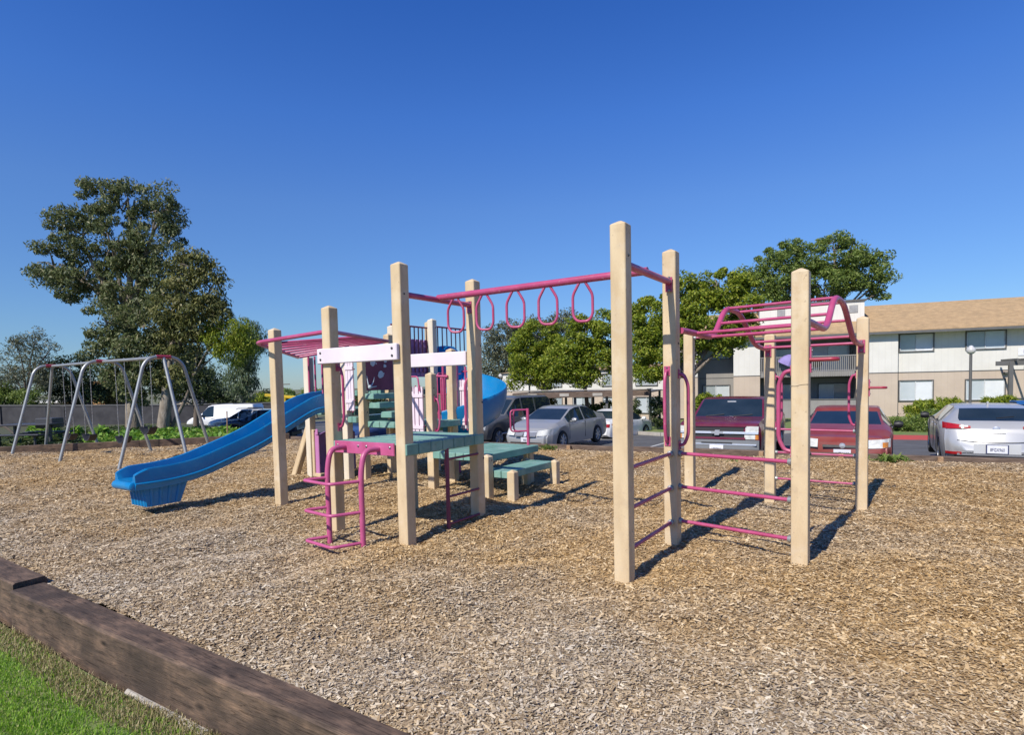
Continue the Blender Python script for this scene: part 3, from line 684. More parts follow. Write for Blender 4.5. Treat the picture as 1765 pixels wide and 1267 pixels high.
# low activity panel
mb = MB(); q = [W(-4.44, 2.45, .06), W(-4.44, 3.25, .06), W(-4.44, 3.25, .72)] + [W(-4.44, 2.85 + .40 * math.cos(t), .72 + .10 * math.sin(t)) for t in np.linspace(.2, math.pi - .2, 9)] + [W(-4.44, 2.45, .72)]
mb.prism(q, U * .035); ap = mb.build('activity_panel', M['purple'], PLAY)
mb = MB(); mb.rbox(W(-4.42, 2.42, .43), .10, .03, .74, U, V, Z, .01); mb.rbox(W(-4.40, 2.40, .80), .06, .02, .10, U, V, Z, .01); mb.build('panel_edge', M['purple_lit'], ap)
mb = MB(); mb.lathe([(.001, .03), (.10, .03), (.14, .0)], W(-4.40, 2.80, .57), U, 16); mb.build('panel_dial', M['seashell'], ap)
mb = MB(); mb.rbox(W(-4.50, 2.42, .43), .06, .07, .82, U, V, Z, .01); mb.rbox(W(-4.42, 2.44, .05), .18, .10, .07, U, V, Z, .01); mb.build('panel_frame', M['post'], PLAY)
# upper decks and stairs
deck('deck', -4.55, -3.55, 2.5, 3.6, 1.20, .11, 6, 'v'); deck('deck', -3.57, -3.36, 2.37, 3.4, 1.08, .10, 2, 'v'); deck('deck', -3.3, -1.98, 2.50, 3.35, 1.0, .10, 8, 'v')
for k, (a, z) in enumerate(((-2.72, 1.16), (-2.98, 1.31))): 
    deck('stair_tread', a - .24, a, 2.52, 3.06, z, .10, 1, 'u')
deck('stair_tread', -3.30, -3.04, 2.46, 3.06, 1.45, .09, 2, 'v'); deck('deck', -4.6, -3.38, 3.2, 4.3, 1.5, .1, 7, 'v')
# mural panel with pale sea shapes
mp0 = pu(633, 673, -3.235); mp1 = pu(670, 620, -3.235)
mb = MB(); mb.rbox(W(-3.25, 2.80, 1.86), .03, .62, .72, U, V, Z, .006); mur = mb.build('mural_panel', M['burgundy'], PLAY)
def blob(c, r, k, amp, seed):
    rr = random.Random(seed); return [W(-3.233, c[0] + r * (1 + amp * math.sin(k * t + seed)) * math.cos(t), c[1] + r * (1 + amp * math.cos(k * t * .5 + seed)) * math.sin(t)) for t in np.linspace(0, 2 * math.pi, 22)[:-1]]
for (px, py, r, k, s) in ((642, 625, .055, 5, 1), (656, 646, .06, 5, 3), (663, 631, .03, 3, 2), (664, 622, .032, 4, 5), (648, 627, .012, 2, 4), (661, 644, .014, 2, 6)):
    p = pu(px, py, -3.233); b_ = (p - O3).dot(V); mb = MB(); mb.prism(blob((b_, p.z), r, k, .14, s), U * .008); mb.build('mural_shape', M['seashell'], mur)
mb = MB()
for pts in (((636, 668), (634, 659), (632, 648)), ((638, 668), (643, 659), (645, 650)), ((637, 668), (643, 667), (649, 666))):
    q = smooth_path([pu(x, y, -3.228) for x, y in pts], 5); mb.tube(q, .013, 8, r1=.006)
mb.ball(pu(637, 667, -3.230), .035, 10, 6); mb.build('mural_shape', M['seashell'], mur, 60)
# picket panels
def pickets(pa, pb, z0, z1, n, mat, wd, name='picket_panel', bars=True, face=None):
    d = (pb - pa); L = d.length; d = d.normalized(); nn = Z.cross(d); mb = MB(); st = L / n
    for i in range(n):
        c = pa + d * (st * (i + .5)); q = [c - d * wd / 2 + Z * z0, c + d * wd / 2 + Z * z0, c + d * wd / 2 + Z * (z1 - .02), c + d * wd * .3 + Z * z1, c - d * wd * .3 + Z * z1, c - d * wd / 2 + Z * (z1 - .02)]
        mb.prism([p - nn * .012 for p in q], nn * .024)
    for z in (z0 + (z1 - z0) * .18, z0 + (z1 - z0) * .82): mb.box((pa + pb) / 2 - nn * .016 + Z * z, L, .02, .05, d, nn, Z)
    o = mb.build(name, M[mat], PLAY)
    if bars:
        for i in range(n - 1): mb = MB(); c = pa + d * (st * (i + 1)) + nn * .02; mb.tube([c + Z * (z0 - .03), c + Z * (z1 + .02)], .010, 8); mb.build('picket_bar', M['pink'], o)
        for z in (z0 + (z1 - z0) * .2, z0 + (z1 - z0) * .8): mb = MB(); mb.tube([pa + nn * .02 + Z * z, pb + nn * .02 + Z * z], .012, 8); mb.build('picket_bar', M['pink'], o)
    return o
pickets(W(-3.565, 2.36), W(-3.375, 2.36), 1.18, 2.02, 3, 'picket', .055)
pickets(W(-2.42, 2.47), W(-1.985, 2.47), .80, 1.545, 5, 'picket', .07)
pickets(W(-2.12, 3.46), W(-1.78, 3.46), .84, 1.64, 4, 'picket', .072)
pickets(W(-3.34, 3.2), W(-3.34, 4.12), 1.72, 2.40, 8, 'purple', .092, bars=False)
# pink arch rails over the pickets
pipe('arch_rail', [W(-2.46, 2.44, 1.05), W(-2.46, 2.44, 1.70), W(-2.06, 2.44, 1.70), W(-2.03, 2.44, 1.48)], .013, 'pink', 10, rnd=.05)
for a in (-2.33, -2.2): pipe('arch_rail', [W(a, 2.44, 1.50), W(a, 2.44, 1.70)], .010, 'pink', 8, rnd=0)
pipe('arch_rail', [W(-2.5, 3.2, 1.72), W(-2.15, 3.25, 1.70)], .022, 'pink', 10, rnd=0)
# climbing cage
cg = W(-3.02, 4.0)
for k in range(4):
    x = k * .088; pipe('cage_bar', [cg + U * x + Z * .88, cg + U * x + Z * (1.72 if k else 1.78), cg + U * x + V * .35 + Z * (1.76)], .013 if k != 1 else .022, 'pink', 8, rnd=.06)
for z in (1.05, 1.40): pipe('cage_ring', [cg + Z * z - U * .05, cg + U * .29 + Z * z, cg + U * .29 + V * .35 + Z * z], .011, 'pink', 8, rnd=.04)
pipe('cage_pole', [W(-2.80, 3.9, -.1), W(-2.80, 3.9, 1.9)], .022, 'pink', 10, rnd=0)
pipe('arch_rail', [W(-1.92, 3.40, .9), W(-1.92, 3.40, 1.62), W(-1.80, 3.5, 1.76)], .02, 'pink', 10, rnd=.1); pipe('arch_rail', [W(-2.1, 3.55, 1.78), W(-1.75, 3.55, 1.78)], .014, 'pink', 8, rnd=0); pipe('arch_rail', [W(-2.02, 3.55, 1.2), W(-2.02, 3.55, 1.86)], .02, 'pink', 8, rnd=0)
deck('stair_tread', -2.55, -2.1, 3.35, 4.1, .90, .10, 3, 'u')
# guard rail of the high deck
for (v0, v1, zt) in ((3.15, 4.1, 2.62), (4.3, 5.5, 2.66)):
    L = v1 - v0; pipe('guard_rail', [W(-3.3, v0, zt), W(-3.3, v1, zt)], .016, 'burgundy', 8, rnd=0)
    for i in range(9): v_ = v0 + L * (i + .5) / 9; pipe('guard_bar', [W(-3.3, v_, 1.8), W(-3.3, v_, zt)], .0115, 'burgundy', 8, rnd=0)
deck('deck', -4.6, -3.3, 4.3, 5.5, 1.5, .1, 7, 'v')
mb = MB(); c = W(-3.05, 4.95, 1.95) + Vector((-.46, 0, 0)); mb.lathe([(.001, .38), (.2, .35), (.34, .2), (.38, 0), (.38, -.5)], c, Z, 18, math.pi * .2, math.pi * 1.9); mb.build('slide_canopy', M['blue'], PLAY)
# spiral slide
def spiral():
    c = W(-2.12, 4.42) + Vector((-.64, 0, 0)); z_a, z_b = 1.52, .68; n = 44; vs = []
    a0, a1 = math.radians(120), math.radians(-100)
    sec = [(.22, .0), (.24, .14), (.28, .16), (.31, .13), (.34, .03), (.46, -.02), (.60, -.01), (.74, .08), (.84, .30), (.87, .42), (.905, .43), (.925, .38), (.90, .20), (.80, -.03), (.62, -.12), (.42, -.12), (.26, -.05)]
    m_ = len(sec); dirs = []
    for i in range(n + 1):
        t = i / n; a = a0 + (a1 - a0) * t; z = z_a + (z_b - z_a) * (t * .92 + .08 * t * t); d = Vector((math.cos(a), math.sin(a), 0))
        for r_, h in sec: vs.append(c + d * r_ + Z * (z + h * 1.05))
    fs = [tuple(range(m_)), tuple(n * m_ + k for k in range(m_ - 1, -1, -1))]
    for i in range(n):
        for k in range(m_): k2 = (k + 1) % m_; fs.append((i * m_ + k, i * m_ + k2, (i + 1) * m_ + k2, (i + 1) * m_ + k))
    mb = MB(); mb.add(vs, fs); o = mb.build('spiral_slide', M['blue'], PLAY, 45)
    mb = MB(); mb.tube([c - Z * .2, c + Z * 1.9], .055, 14); mb.build('spiral_column', M['mauve'], o)
spiral()
# lower green platform and bench step
deck('deck', -1.84, -.82, 2.47, 3.86, .575, .105, 7, 'v'); 
deck('bench_step', -.86, -.42, 2.42, 3.60, .37, .10, 3, 'v')
for a, b in ((-.40, 2.46), (-.40, 3.62), (-.92, 3.62)): post(a, b, .395, wd=.12)
# double loop grab bar on the platform corner
pipe('grab_pole', [W(-.98, 3.80, .55), W(-.98, 3.80, 1.16)], .024, 'pink', 12, rnd=0)
for dv in (-.03, .12): pipe('grab_loop', [W(-.98, 3.80, 1.14), W(-1.17, 3.66 - dv * .6, 1.14), W(-1.17, 3.66 - dv * .6, .80), W(-.98, 3.80, .80)], .013, 'pink', 10, rnd=.06)
# EOF-PART2

# ------------------------------------------------------------------ swing set
SW = [(-13.04, 15.15), (-10.42, 13.37), (-8.20, 12.10)]
SH = 2.32
swing_root = thing('swing_set', 'long galvanised swing frame with red couplings standing on the bark at left', 'swing frame', (SW[0][0], SW[0][1], 0))
tops = []
for i, (x, y) in enumerate(SW):
    n = Vector((x, y, 0)); q = [n + Z * -.05, n + V * .62 + Z * SH, n + V * 1.38 + Z * SH, n + V * 2.0 - Z * .05]
    mb = MB(); mb.tube(fillet(q, .30, 8), .036, 12); mb.build('leg_frame', M['steel'], swing_root, 50)
    c = n + V * 1.0 + Z * SH; tops.append(c); mb = MB(); mb.tube([c - V * .15, c + V * .15], .040, 12); cp_ = mb.build('coupling', M['red_paint'], swing_root, 50)
BD = (tops[2] - tops[0]).normalized()
mb = MB(); mb.tube([tops[0] - Z * .01, tops[1] - Z * .01, tops[2] - Z * .01], .036, 12); mb.build('top_beam', M['steel'], swing_root, 50)
for c, s in ((tops[0], -1), (tops[2], 1)):
    mb = MB(); mb.tube([c, c + BD * s * .80 - Z * (SH + .05)], .036, 12); mb.build('end_leg', M['steel'], swing_root, 50)
def swing(c, zs, lab, first):
    rt_ = thing('swing', lab, 'swing', (c.x, c.y, c.z), 0, 'belt swings hanging from the frame'); OFF[rt_.name] = c.copy()
    hw = .23
    for s in (-1, 1):
        a = c + BD * s * hw - Z * .04; b = Vector((c.x, c.y, zs)) + BD * s * (hw - .02) + Z * .15; mb = MB()
        n = 40
        for k in range(n):  # links, drawn as short alternating bars of one chain
            p = a.lerp(b, k / n); q = a.lerp(b, (k + 1) / n); mb.tube([p, q], .009 if k % 2 else .006, 5)
        mb.tube([a + Z * .08, a], .014, 6); mb.build('chain', M['chain'], rt_, 50)
    pts = [Vector((c.x, c.y, zs)) + BD * (t * hw) + Z * (.15 * abs(t) ** 2.2) for t in np.linspace(-1, 1, 13)]
    vs = []; hv = .085; th = .014; nrm = BD.cross(Z)
    for p in pts: vs += [p - nrm * hv - Z * th, p + nrm * hv - Z * th, p + nrm * hv + Z * th, p - nrm * hv + Z * th]
    fs = [(0, 1, 2, 3), tuple(48 + k for k in (3, 2, 1, 0))]
    for i in range(12):
        for k in range(4): k2 = (k + 1) % 4; fs.append((i * 4 + k, i * 4 + k2, i * 4 + 4 + k2, i * 4 + 4 + k))
    mb = MB(); mb.add(vs, fs); mb.build('seat', M['rubber'], rt_, 50)
def bl_(a, b, t): return a.lerp(b, t)
swing(bl_(tops[0], tops[1], .30), .34, 'black belt swing nearest the far left end of the frame', True)
swing(bl_(tops[0], tops[1], .68), .36, 'black belt swing just left of the middle leg frame', False)
swing(bl_(tops[1], tops[2], .29), .36, 'black belt swing just right of the middle leg frame', False)
swing(bl_(tops[1], tops[2], .71), .60, 'black belt swing hanging higher than the others, nearest the blue slide', False)

# ------------------------------------------------------------------ cars
PAINT = {k: paint('paint_' + k, c, r_, mt_) for k, c, r_, mt_ in (('maroon', (.16, .012, .035), .25, .2), ('faded_red', (.21, .030, .018), .42, .05), ('silver', (.35, .35, .345), .3, .3), ('hatch_silver', (.44, .44, .435), .28, .3),
         ('gunmetal', (.12, .118, .112), .32, .2), ('navy', (.010, .014, .035), .2, .2), ('white', (.72, .72, .71), .3, .0), ('pale_silver', (.56, .56, .55), .3, .15), ('dark_blue', (.02, .04, .12), .25, .2), ('bumper', (.17, .18, .19), .5, .1))}
def lettering(name, text, size, mat, parent, loc, rot, sx=1.0):
    cu = bpy.data.curves.new(name, 'FONT'); cu.body = text; cu.size = size; cu.align_x = 'CENTER'; cu.align_y = 'CENTER'; cu.extrude = .001; cu.resolution_u = 2
    t = bpy.data.objects.new(name, cu); COL.objects.link(t); bpy.context.view_layer.update()
    me = bpy.data.meshes.new_from_object(t.evaluated_get(bpy.context.evaluated_depsgraph_get())); bpy.data.objects.remove(t); me.materials.clear(); me.materials.append(mat)
    o = link(bpy.data.objects.new(name, me), parent); o.location = loc; o.rotation_euler = rot; o.scale = (sx, 1, 1); return o
class Car:
    def __init__(s, name, lab, cat, paint_, loc, head, L, Wd, stations, glass, wheels, rw=.33, group='cars parked beyond the border', slant=(.3, .2)):
        # stations: (x, zb, z_belt, w, z_top, w_top); x forward, z from the road
        s.sl = slant; s.st = stations; s.W = Wd / 2; s.L = L; s.paint = paint_
        s.root = thing(name, lab, cat, loc, head, group); OFF[s.root.name] = Vector((0, 0, 0))
        xs = np.unique(np.concatenate([np.arange(-L / 2, L / 2 + .001, .07), [q[0] for q in stations], [q for g in glass.get('side', []) for q in g], list(glass.get('front', ())), list(glass.get('rear', ()))]))
        A = np.array(stations); col = [np.interp(xs, A[:, 0], A[:, k]) for k in range(6)]
        ker = np.array([.2, .6, .2])
        for k in (1, 2, 3, 5):
            c = col[k]; c2 = c.copy(); c2[1:-1] = .25 * c[:-2] + .5 * c[1:-1] + .25 * c[2:]; col[k] = c2
        rows = []
        for i, x in enumerate(xs):
            zb, zt, wd, zr, wr = col[1][i], col[2][i], col[3][i], col[4][i], col[5][i]
            low = zb
            for xw in wheels:
                R_ = rw + .07
                if abs(x - xw) < R_: low = max(low, rw + math.sqrt(R_ * R_ - (x - xw) ** 2))
            low = min(low, zt - .12); zr = max(zr, zt + .012)
            wr = min(wr, wd * .955)
            rows.append([(0, zb), (wd * .82, zb), (wd * .955, max(low, zb)), (wd * .99, low + (zt - low) * .30), (wd, low + (zt - low) * .58), (wd * .985, zt - .05), (wd * .955, zt),
                         (wr + (wd * .955 - wr) * .04, zt + (zr - zt) * .90), (wr * .93, zt + (zr - zt) * .975), (wr * .5, zr - (zr - zt) * .004), (0, zr)])
        nc = len(rows[0]); V_ = []
        for x, r_ in zip(xs, rows):
            for y, z in r_: V_.append((s.nx(x, z), y, z))
            for y, z in r_[1:-1][::-1]: V_.append((s.nx(x, z), -y, z))
        m_ = nc * 2 - 2; F = {'body': [], 'windshield': [], 'rear_window': []}; side = {}
        fr = glass.get('front'); re_ = glass.get('rear')
        for i in range(len(xs) - 1):
            xm = (xs[i] + xs[i + 1]) / 2
            for k in range(m_):
                k2 = (k + 1) % m_; f = (i * m_ + k, i * m_ + k2, (i + 1) * m_ + k2, (i + 1) * m_ + k); kk = k if k < nc - 1 else m_ - 1 - k; rgt = k >= nc - 1
                key = 'body'
                if kk == 6:
                    for gi, (g0, g1) in enumerate(glass.get('side', [])):
                        if g0 < xm < g1: key = ('side', gi, rgt)
                elif kk in (8, 9):
                    if fr and fr[0] < xm < fr[1]: key = 'windshield'
                    if re_ and re_[0] < xm < re_[1]: key = 'rear_window'
                F.setdefault(key, []).append(f)
        F['body'].append(tuple(range(m_ - 1, -1, -1))); F['body'].append(tuple((len(xs) - 1) * m_ + k for k in range(m_)))
        for key, fs in F.items():
            if not fs: continue
            used = sorted({i for f in fs for i in f}); mp = {u_: j for j, u_ in enumerate(used)}
            mb = MB(); mb.add([V_[u_] for u_ in used], [tuple(mp[i] for i in f) for f in fs])
            nm = key if isinstance(key, str) else 'side_window'
            mb.build(nm, PAINT[paint_] if nm == 'body' else M['glass'], s.root, 32, wn=False)
        s.ex = A[:, 0]; s.ew = A[:, 3]
        # dark inside of the wheel arches and underbody
        mb = MB(); mb.box((0, 0, .34), L * .86, Wd * .80, .34); mb.build('underbody', M['black'], s.root, 0)
        for xw in wheels:
            for sg in (1, -1): s.wheel(xw, sg, rw)
    def nx(s, x, z):   # raked nose and tail, tucked in below the bumpers
        h = s.L / 2; f = min(1, max(0, (x - (h - .75)) / .75)) ** 1.4; r_ = min(1, max(0, (-(h - .75) - x) / .75)) ** 1.4
        k = lambda a: a * max(0, z - .55) + .35 * max(0, .40 - z)
        return x - f * k(s.sl[0]) + r_ * k(s.sl[1])
    def wheel(s, x, sg, r, w_=.21):
        y = sg * (s.W - .125); c = Vector((x, y, r)); ax = Vector((0, sg, 0)); mb = MB()
        mb.lathe([(r * .62, -w_ / 2), (r * .92, -w_ / 2), (r, -w_ / 2 + .035), (r, w_ / 2 - .035), (r * .92, w_ / 2), (r * .66, w_ / 2 - .004), (r * .64, w_ / 2 - .05), (r * .62, -w_ / 2)], c, ax, 28)
        o = mb.build('wheel', M['tyre'], s.root, 40); mb = MB(); mb.lathe([(.001, w_ / 2 - .02), (.06, w_ / 2 - .018), (.075, w_ / 2 - .05), (r * .60, w_ / 2 - .075), (r * .64, w_ / 2 - .012), (r * .67, w_ / 2 - .006)], c, ax, 28)
        X = Vector((1, 0, 0)); B_ = Z
        for k in range(7):
            a = 2 * math.pi * k / 7; d = X * math.cos(a) + B_ * math.sin(a); t = ax.cross(d); mb.rbox(c + ax * (w_ / 2 - .035) + d * r * .36, r * .56, .055, .045, d, t, ax, .01)
        mb.build('rim', M['rim'], o, 40)
    def fx(s, y, end):  # x of the end face at lateral y
        y = abs(y)
        if end > 0: x = s.ex[::-1]; w_ = s.ew[::-1]
        else: x = s.ex; w_ = s.ew
        k = 0
        while k < len(w_) - 1 and w_[k] * .985 < y: k += 1
        if k == 0: return x[0]
        t = (y - w_[k - 1] * .985) / max(1e-6, (w_[k] - w_[k - 1]) * .985); return x[k - 1] + (x[k] - x[k - 1]) * min(1, t)
    def patch(s, name, y0, y1, z0, z1, mat, end=1, out=.012, n=8, taper=None, thick=.03, parent=None, lean=0.0):
        vs = []; ys = np.linspace(y0, y1, n + 1)
        for i, y in enumerate(ys):
            t = i / n; a, b = z0, z1
            if taper: a = z0 + taper[0] * t; b = z1 + taper[1] * t
            x = s.fx(y, end)
            for dx, z in ((out, a), (out, b), (out - thick, b), (out - thick, a)): vs.append((s.nx(x, z) + end * dx, y, z))
        fs = [(0, 1, 2, 3), tuple(n * 4 + k for k in (3, 2, 1, 0))]
        for i in range(n):
            for k in range(4): k2 = (k + 1) % 4; fs.append((i * 4 + k, i * 4 + k2, i * 4 + 4 + k2, i * 4 + 4 + k))
        mb = MB(); mb.add(vs, fs); return mb.build(name, M[mat] if isinstance(mat, str) else mat, parent or s.root, 40)
    def both(s, *a, **k):
        s.patch(*a, **k); nm, y0, y1, *r_ = a; s.patch(nm, -y0, -y1, *r_, **k)
    def mirror(s, x, z, mat):
        for sg in (1, -1):
            mb = MB(); mb.lathe([(.001, -.09), (.06, -.08), (.085, 0), (.06, .08), (.001, .09)], (x, sg * (s.W + .10), z), (0, 1, 0), 12); mb.box((x, sg * (s.W - .02), z - .04), .05, .14, .035); mb.build('mirror', mat, s.root, 50)
    def seams(s, xs, z0, z1):
        for x in xs:
            for sg in (1, -1):
                mb = MB(); mb.box((x, sg * s.W * .995, (z0 + z1) / 2), .008, .012, z1 - z0); mb.build('door_seam', M['black'], s.root, 0)
    def handles(s, xs, z):
        for x in xs:
            for sg in (1, -1): mb = MB(); mb.rbox((x, sg * (s.W + .0), z), .15, .03, .028); mb.build('door_handle', M['chrome'], s.root)
    def plate(s, z, text, end=1, y=0.0, w_=.31, h=.155):
        o = s.patch('license_plate', y - w_ / 2, y + w_ / 2, z - h / 2, z + h / 2, 'plate', end, .03, 2)
        lettering('plate_lettering', text, .092, M['plate_ink'], o, (s.nx(s.fx(y, end), z) + end * .034, y, z - .012), (math.pi / 2, 0, math.pi / 2 * end), .62)
        return o
SED = lambda L, H, W_, nose=.66, hood=.93, deckz=1.02: [(-L / 2, .42, .84, W_ * .40, deckz - .06, W_ * .36), (-L / 2 + .10, .34, .92, W_ * .455, deckz - .01, W_ * .40), (-L / 2 + .40, .26, .95, W_ * .49, deckz + .02, W_ * .40), (-L / 2 + .78, .22, .96, W_ * .5, deckz + .06, W_ * .40),
        (-L / 2 + 1.55, .2, .96, W_ * .5, H - .06, W_ * .355), (-L / 2 + 2.0, .2, .955, W_ * .5, H, W_ * .36), (-L / 2 + 2.6, .2, .94, W_ * .5, H - .02, W_ * .36), (L / 2 - 1.95, .2, .93, W_ * .5, H - .10, W_ * .36), (L / 2 - 1.18, .2, .92, W_ * .5, hood + .06, W_ * .41), (L / 2 - .70, .2, .86, W_ * .495, hood - .02, W_ * .42), (L / 2 - .30, .22, .78, W_ * .475, hood - .12, W_ * .40), (L / 2 - .08, .24, .70, W_ * .43, nose + .10, W_ * .37), (L / 2, .28, .62, W_ * .37, nose + .01, W_ * .33)]
AX = math.atan2(-.86, -.51)           # heading of the cars that face the playground
def lotz(x, y): return LOT(x, y) + .004
def place(px, D, dz=0.0):
    p = at(px, 700, D); return Vector((p.x, p.y, lotz(p.x, p.y) + dz))
HD = Vector((-.51, -.86, 0))
# silver sedan beside the grab loop
L = 4.9; c0 = place(908, 19.3, 0) - HD * (L / 2); c0.z = lotz(c0.x, c0.y) + .12
c = Car('silver_sedan', 'silver sedan with twin slatted grille facing the playground, right of the blue slide', 'car', 'silver', c0, math.atan2(-.84, -.54), L, 1.84, SED(L, 1.47, 1.84, .70, .97, 1.08), {'side': [(-1.35, -.28), (-.20, 1.05)], 'front': (.50, 1.27), 'rear': (-1.68, -.90)}, [-1.38, 1.42], .335, slant=(.75, .35))
c.both('headlight', .44, .885, .56, .72, 'lamp_glass', 1, .016, 8, (.02, .07)); c.both('grille', .10, .40, .52, .68, 'black', 1, .012, 4)
for k in range(5): c.both('grille_slat', .10, .40, .535 + k * .034, .548 + k * .034, 'chrome', 1, .022, 4)
c.patch('emblem', -.05, .05, .54, .68, 'chrome', 1, .03, 4); c.plate(.43, '5KJD', 1); c.mirror(.82, 1.0, PAINT['silver']); c.seams((-.24, .98), .34, .93); c.handles((-.08, -1.05), .86)
c.patch('lower_grille', -.6, .6, .27, .34, 'black', 1, .008, 8)
# maroon pickup
L = 5.6; c0 = place(1236, 14.2) - HD * (L / 2); c0.z = lotz(c0.x, c0.y)
st = [(-2.8, .55, 1.12, .92, 1.14, .90), (-2.7, .48, 1.15, .98, 1.17, .93), (-.75, .46, 1.18, 1.0, 1.20, .93), (-.66, .46, 1.18, 1.0, 1.66, .80), (-.5, .45, 1.18, 1.0, 1.76, .80), (.35, .45, 1.19, 1.0, 1.78, .80), (.72, .45, 1.20, 1.0, 1.74, .80), (1.42, .45, 1.20, 1.0, 1.29, .90), (1.6, .45, 1.19, 1.0, 1.27, .91), (2.4, .42, 1.13, .99, 1.24, .92), (2.66, .42, 1.11, .98, 1.20, .92), (2.76, .42, 1.09, .96, 1.17, .90), (2.8, .42, 1.08, .94, 1.14, .88)]
c = Car('pickup_truck', 'maroon pickup truck with chrome grille bar and grey bumper facing the playground', 'pickup truck', 'maroon', c0, math.atan2(-.86, -.51), L, 2.0, st, {'side': [(-.45, 1.15)], 'front': (.74, 1.46), 'rear': (-.74, -.62)}, [-1.75, 1.75], .39, slant=(.12, .05))
c.patch('grille', -.60, .60, .85, 1.12, 'black', 1, .016, 10); c.patch('grille_surround', -.66, .66, 1.115, 1.155, PAINT['maroon'], 1, .04, 10); c.patch('grille_surround', -.64, .64, .815, .86, PAINT['maroon'], 1, .04, 10)
c.both('headlight', .64, .93, 1.0, 1.13, 'lamp_glass', 1, .022, 6); c.both('headlight', .62, .86, .82, .945, 'lamp_glass', 1, .022, 6); c.both('turn_signal', .86, .94, .82, .945, 'amber', 1, .02, 3)
c.patch('chrome_bar', -.93, .93, .948, 1.0, 'chrome', 1, .05, 12)
mb = MB(); q = [(-.13, -.028), (-.055, -.028), (-.065, -.062), (.045, -.062), (.055, -.028), (.15, -.028), (.13, .028), (.055, .028), (.065, .062), (-.045, .062), (-.055, .028), (-.15, .028)]
mb.prism([(2.815, y, .975 + z) for y, z in q], (.025, 0, 0)); mb.build('emblem', M['chrome'], c.root)
c.patch('bumper', -.95, .95, .44, .80, PAINT['bumper'], 1, .10, 12, thick=.16); c.patch('bumper_edge', -.9, .9, .685, .715, 'chrome', 1, .106, 12); c.patch('bumper_slot', -.36, .36, .712, .745, 'black', 1, .112, 4); c.both('bumper_opening', .42, .62, .49, .56, 'black', 1, .106, 3)
def plate_on(c, z, text, out):
    o = c.patch('license_plate', -.16, .16, z - .08, z + .08, 'plate', 1, out, 2)
    lettering('plate_lettering', text, .092, M['plate_ink'], o, (c.nx(c.fx(0, 1), z) + out + .004, 0, z - .012), (math.pi / 2, 0, math.pi / 2), .62)
plate_on(c, .60, 'U0504A1', .125); c.mirror(1.0, 1.22, M['black']); c.seams((-.5, 1.2), .5, 1.12); c.handles((-.3,), 1.02)
for y0 in (-.55, .15): mb = MB(); mb.tube([(1.50, y0, 1.295), (1.40, y0 + .45, 1.34)], .012, 6); mb.build('wiper', M['black'], c.root)
mb = MB(); mb.box((.86, 0, 1.64), .02, .22, .06); mb.build('rear_view_mirror', M['chrome'], c.root, 0)
mb = MB(); mb.box((-1.75, 0, 1.0), 1.9, 1.7, .5); mb.build('bed_lining', M['black'], c.root, 0)
# faded red sedan
L = 4.7; HD2 = Vector((-.53, -.85, 0)); c0 = place(1452, 11.9) - HD2 * (L / 2); c0.z = lotz(c0.x, c0.y) + .16
c = Car('red_sedan', 'faded red and maroon sedan with oval emblem facing the playground behind the wave ladder', 'car', 'faded_red', c0, math.atan2(-.85, -.53), L, 1.80, SED(L, 1.34, 1.80, .68, .93, 1.0), {'side': [(-1.3, -.2), (-.12, 1.0)], 'front': (.42, 1.17), 'rear': (-1.58, -.80)}, [-1.35, 1.40], .32, slant=(.7, .3))
c.both('headlight', .45, .84, .58, .74, 'lamp_glass', 1, .014, 8, (.02, .03)); c.both('turn_signal', .70, .80, .60, .70, 'amber', 1, .017, 3); c.patch('grille', -.36, .36, .585, .63, 'black', 1, .01, 8)
mb = MB(); mb.lathe([(.001, .02), (.05, .018), (.06, 0)], (c.nx(c.L / 2, .615) + .005, 0, .615), (1, 0, 0), 16); o = mb.build('emblem', M['chrome'], c.root); 
c.plate(.47, '6XZW103', 1); c.mirror(.80, .97, M['black']); c.seams((-.16, .92), .34, .92); c.handles((-.05, -1.0), .84); c.patch('lower_grille', -.55, .55, .27, .345, 'black', 1, .01, 8)
# silver hatchback, rear towards us
L = 4.3; c0 = place(1720, 11.3) - HD2 * (L / 2); c0.z = lotz(c0.x, c0.y) + .19
st = [(-2.17, .44, .80, .56, .86, .42), (-2.12, .36, .88, .72, .94, .56), (-2.02, .30, .91, .81, 1.0, .60), (-1.82, .26, .93, .875, 1.06, .62), (-1.42, .24, .95, .895, 1.24, .57), (-1.05, .22, .95, .89, 1.30, .58), (-.3, .2, .93, .885, 1.31, .59), (.4, .2, .92, .885, 1.25, .60), (1.2, .2, .91, .89, 1.0, .70), (1.6, .2, .86, .88, .92, .72), (1.95, .22, .76, .82, .80, .70), (2.15, .28, .62, .66, .66, .6)]
c = Car('silver_hatchback', 'bright silver hatchback seen from behind with red tail lights at the right edge', 'car', 'hatch_silver', c0, math.atan2(.85, .53), L, 1.78, st, {'side': [(-1.15, -.30), (-.22, .95)], 'front': (.48, 1.25), 'rear': (-1.97, -1.36)}, [-1.30, 1.32], .32, slant=(.5, .42))
c.both('tail_light', .84, .40, .86, .99, 'red_lens', -1, .02, 8, (.02, -.07)); c.both('tail_light_lens', .58, .44, .90, .935, 'lamp_glass', -1, .026, 4)
c.both('reflector', .80, .55, .36, .41, 'red_lens', -1, .015, 5); c.patch('bumper_trim', -.62, .62, .345, .385, 'chrome', -1, .02, 10); c.patch('diffuser', -.66, .66, .25, .335, 'black', -1, .012, 10)
c.patch('plate_recess', -.36, .36, .39, .58, PAINT['pale_silver'], -1, .012, 4); c.patch('plate_frame', -.175, .175, .392, .568, 'plate_ink', -1, .026, 2); c.plate(.48, '8FGX960', -1); c.patch('tailgate_handle', -.14, .14, .80, .845, 'chrome', -1, .03, 5)
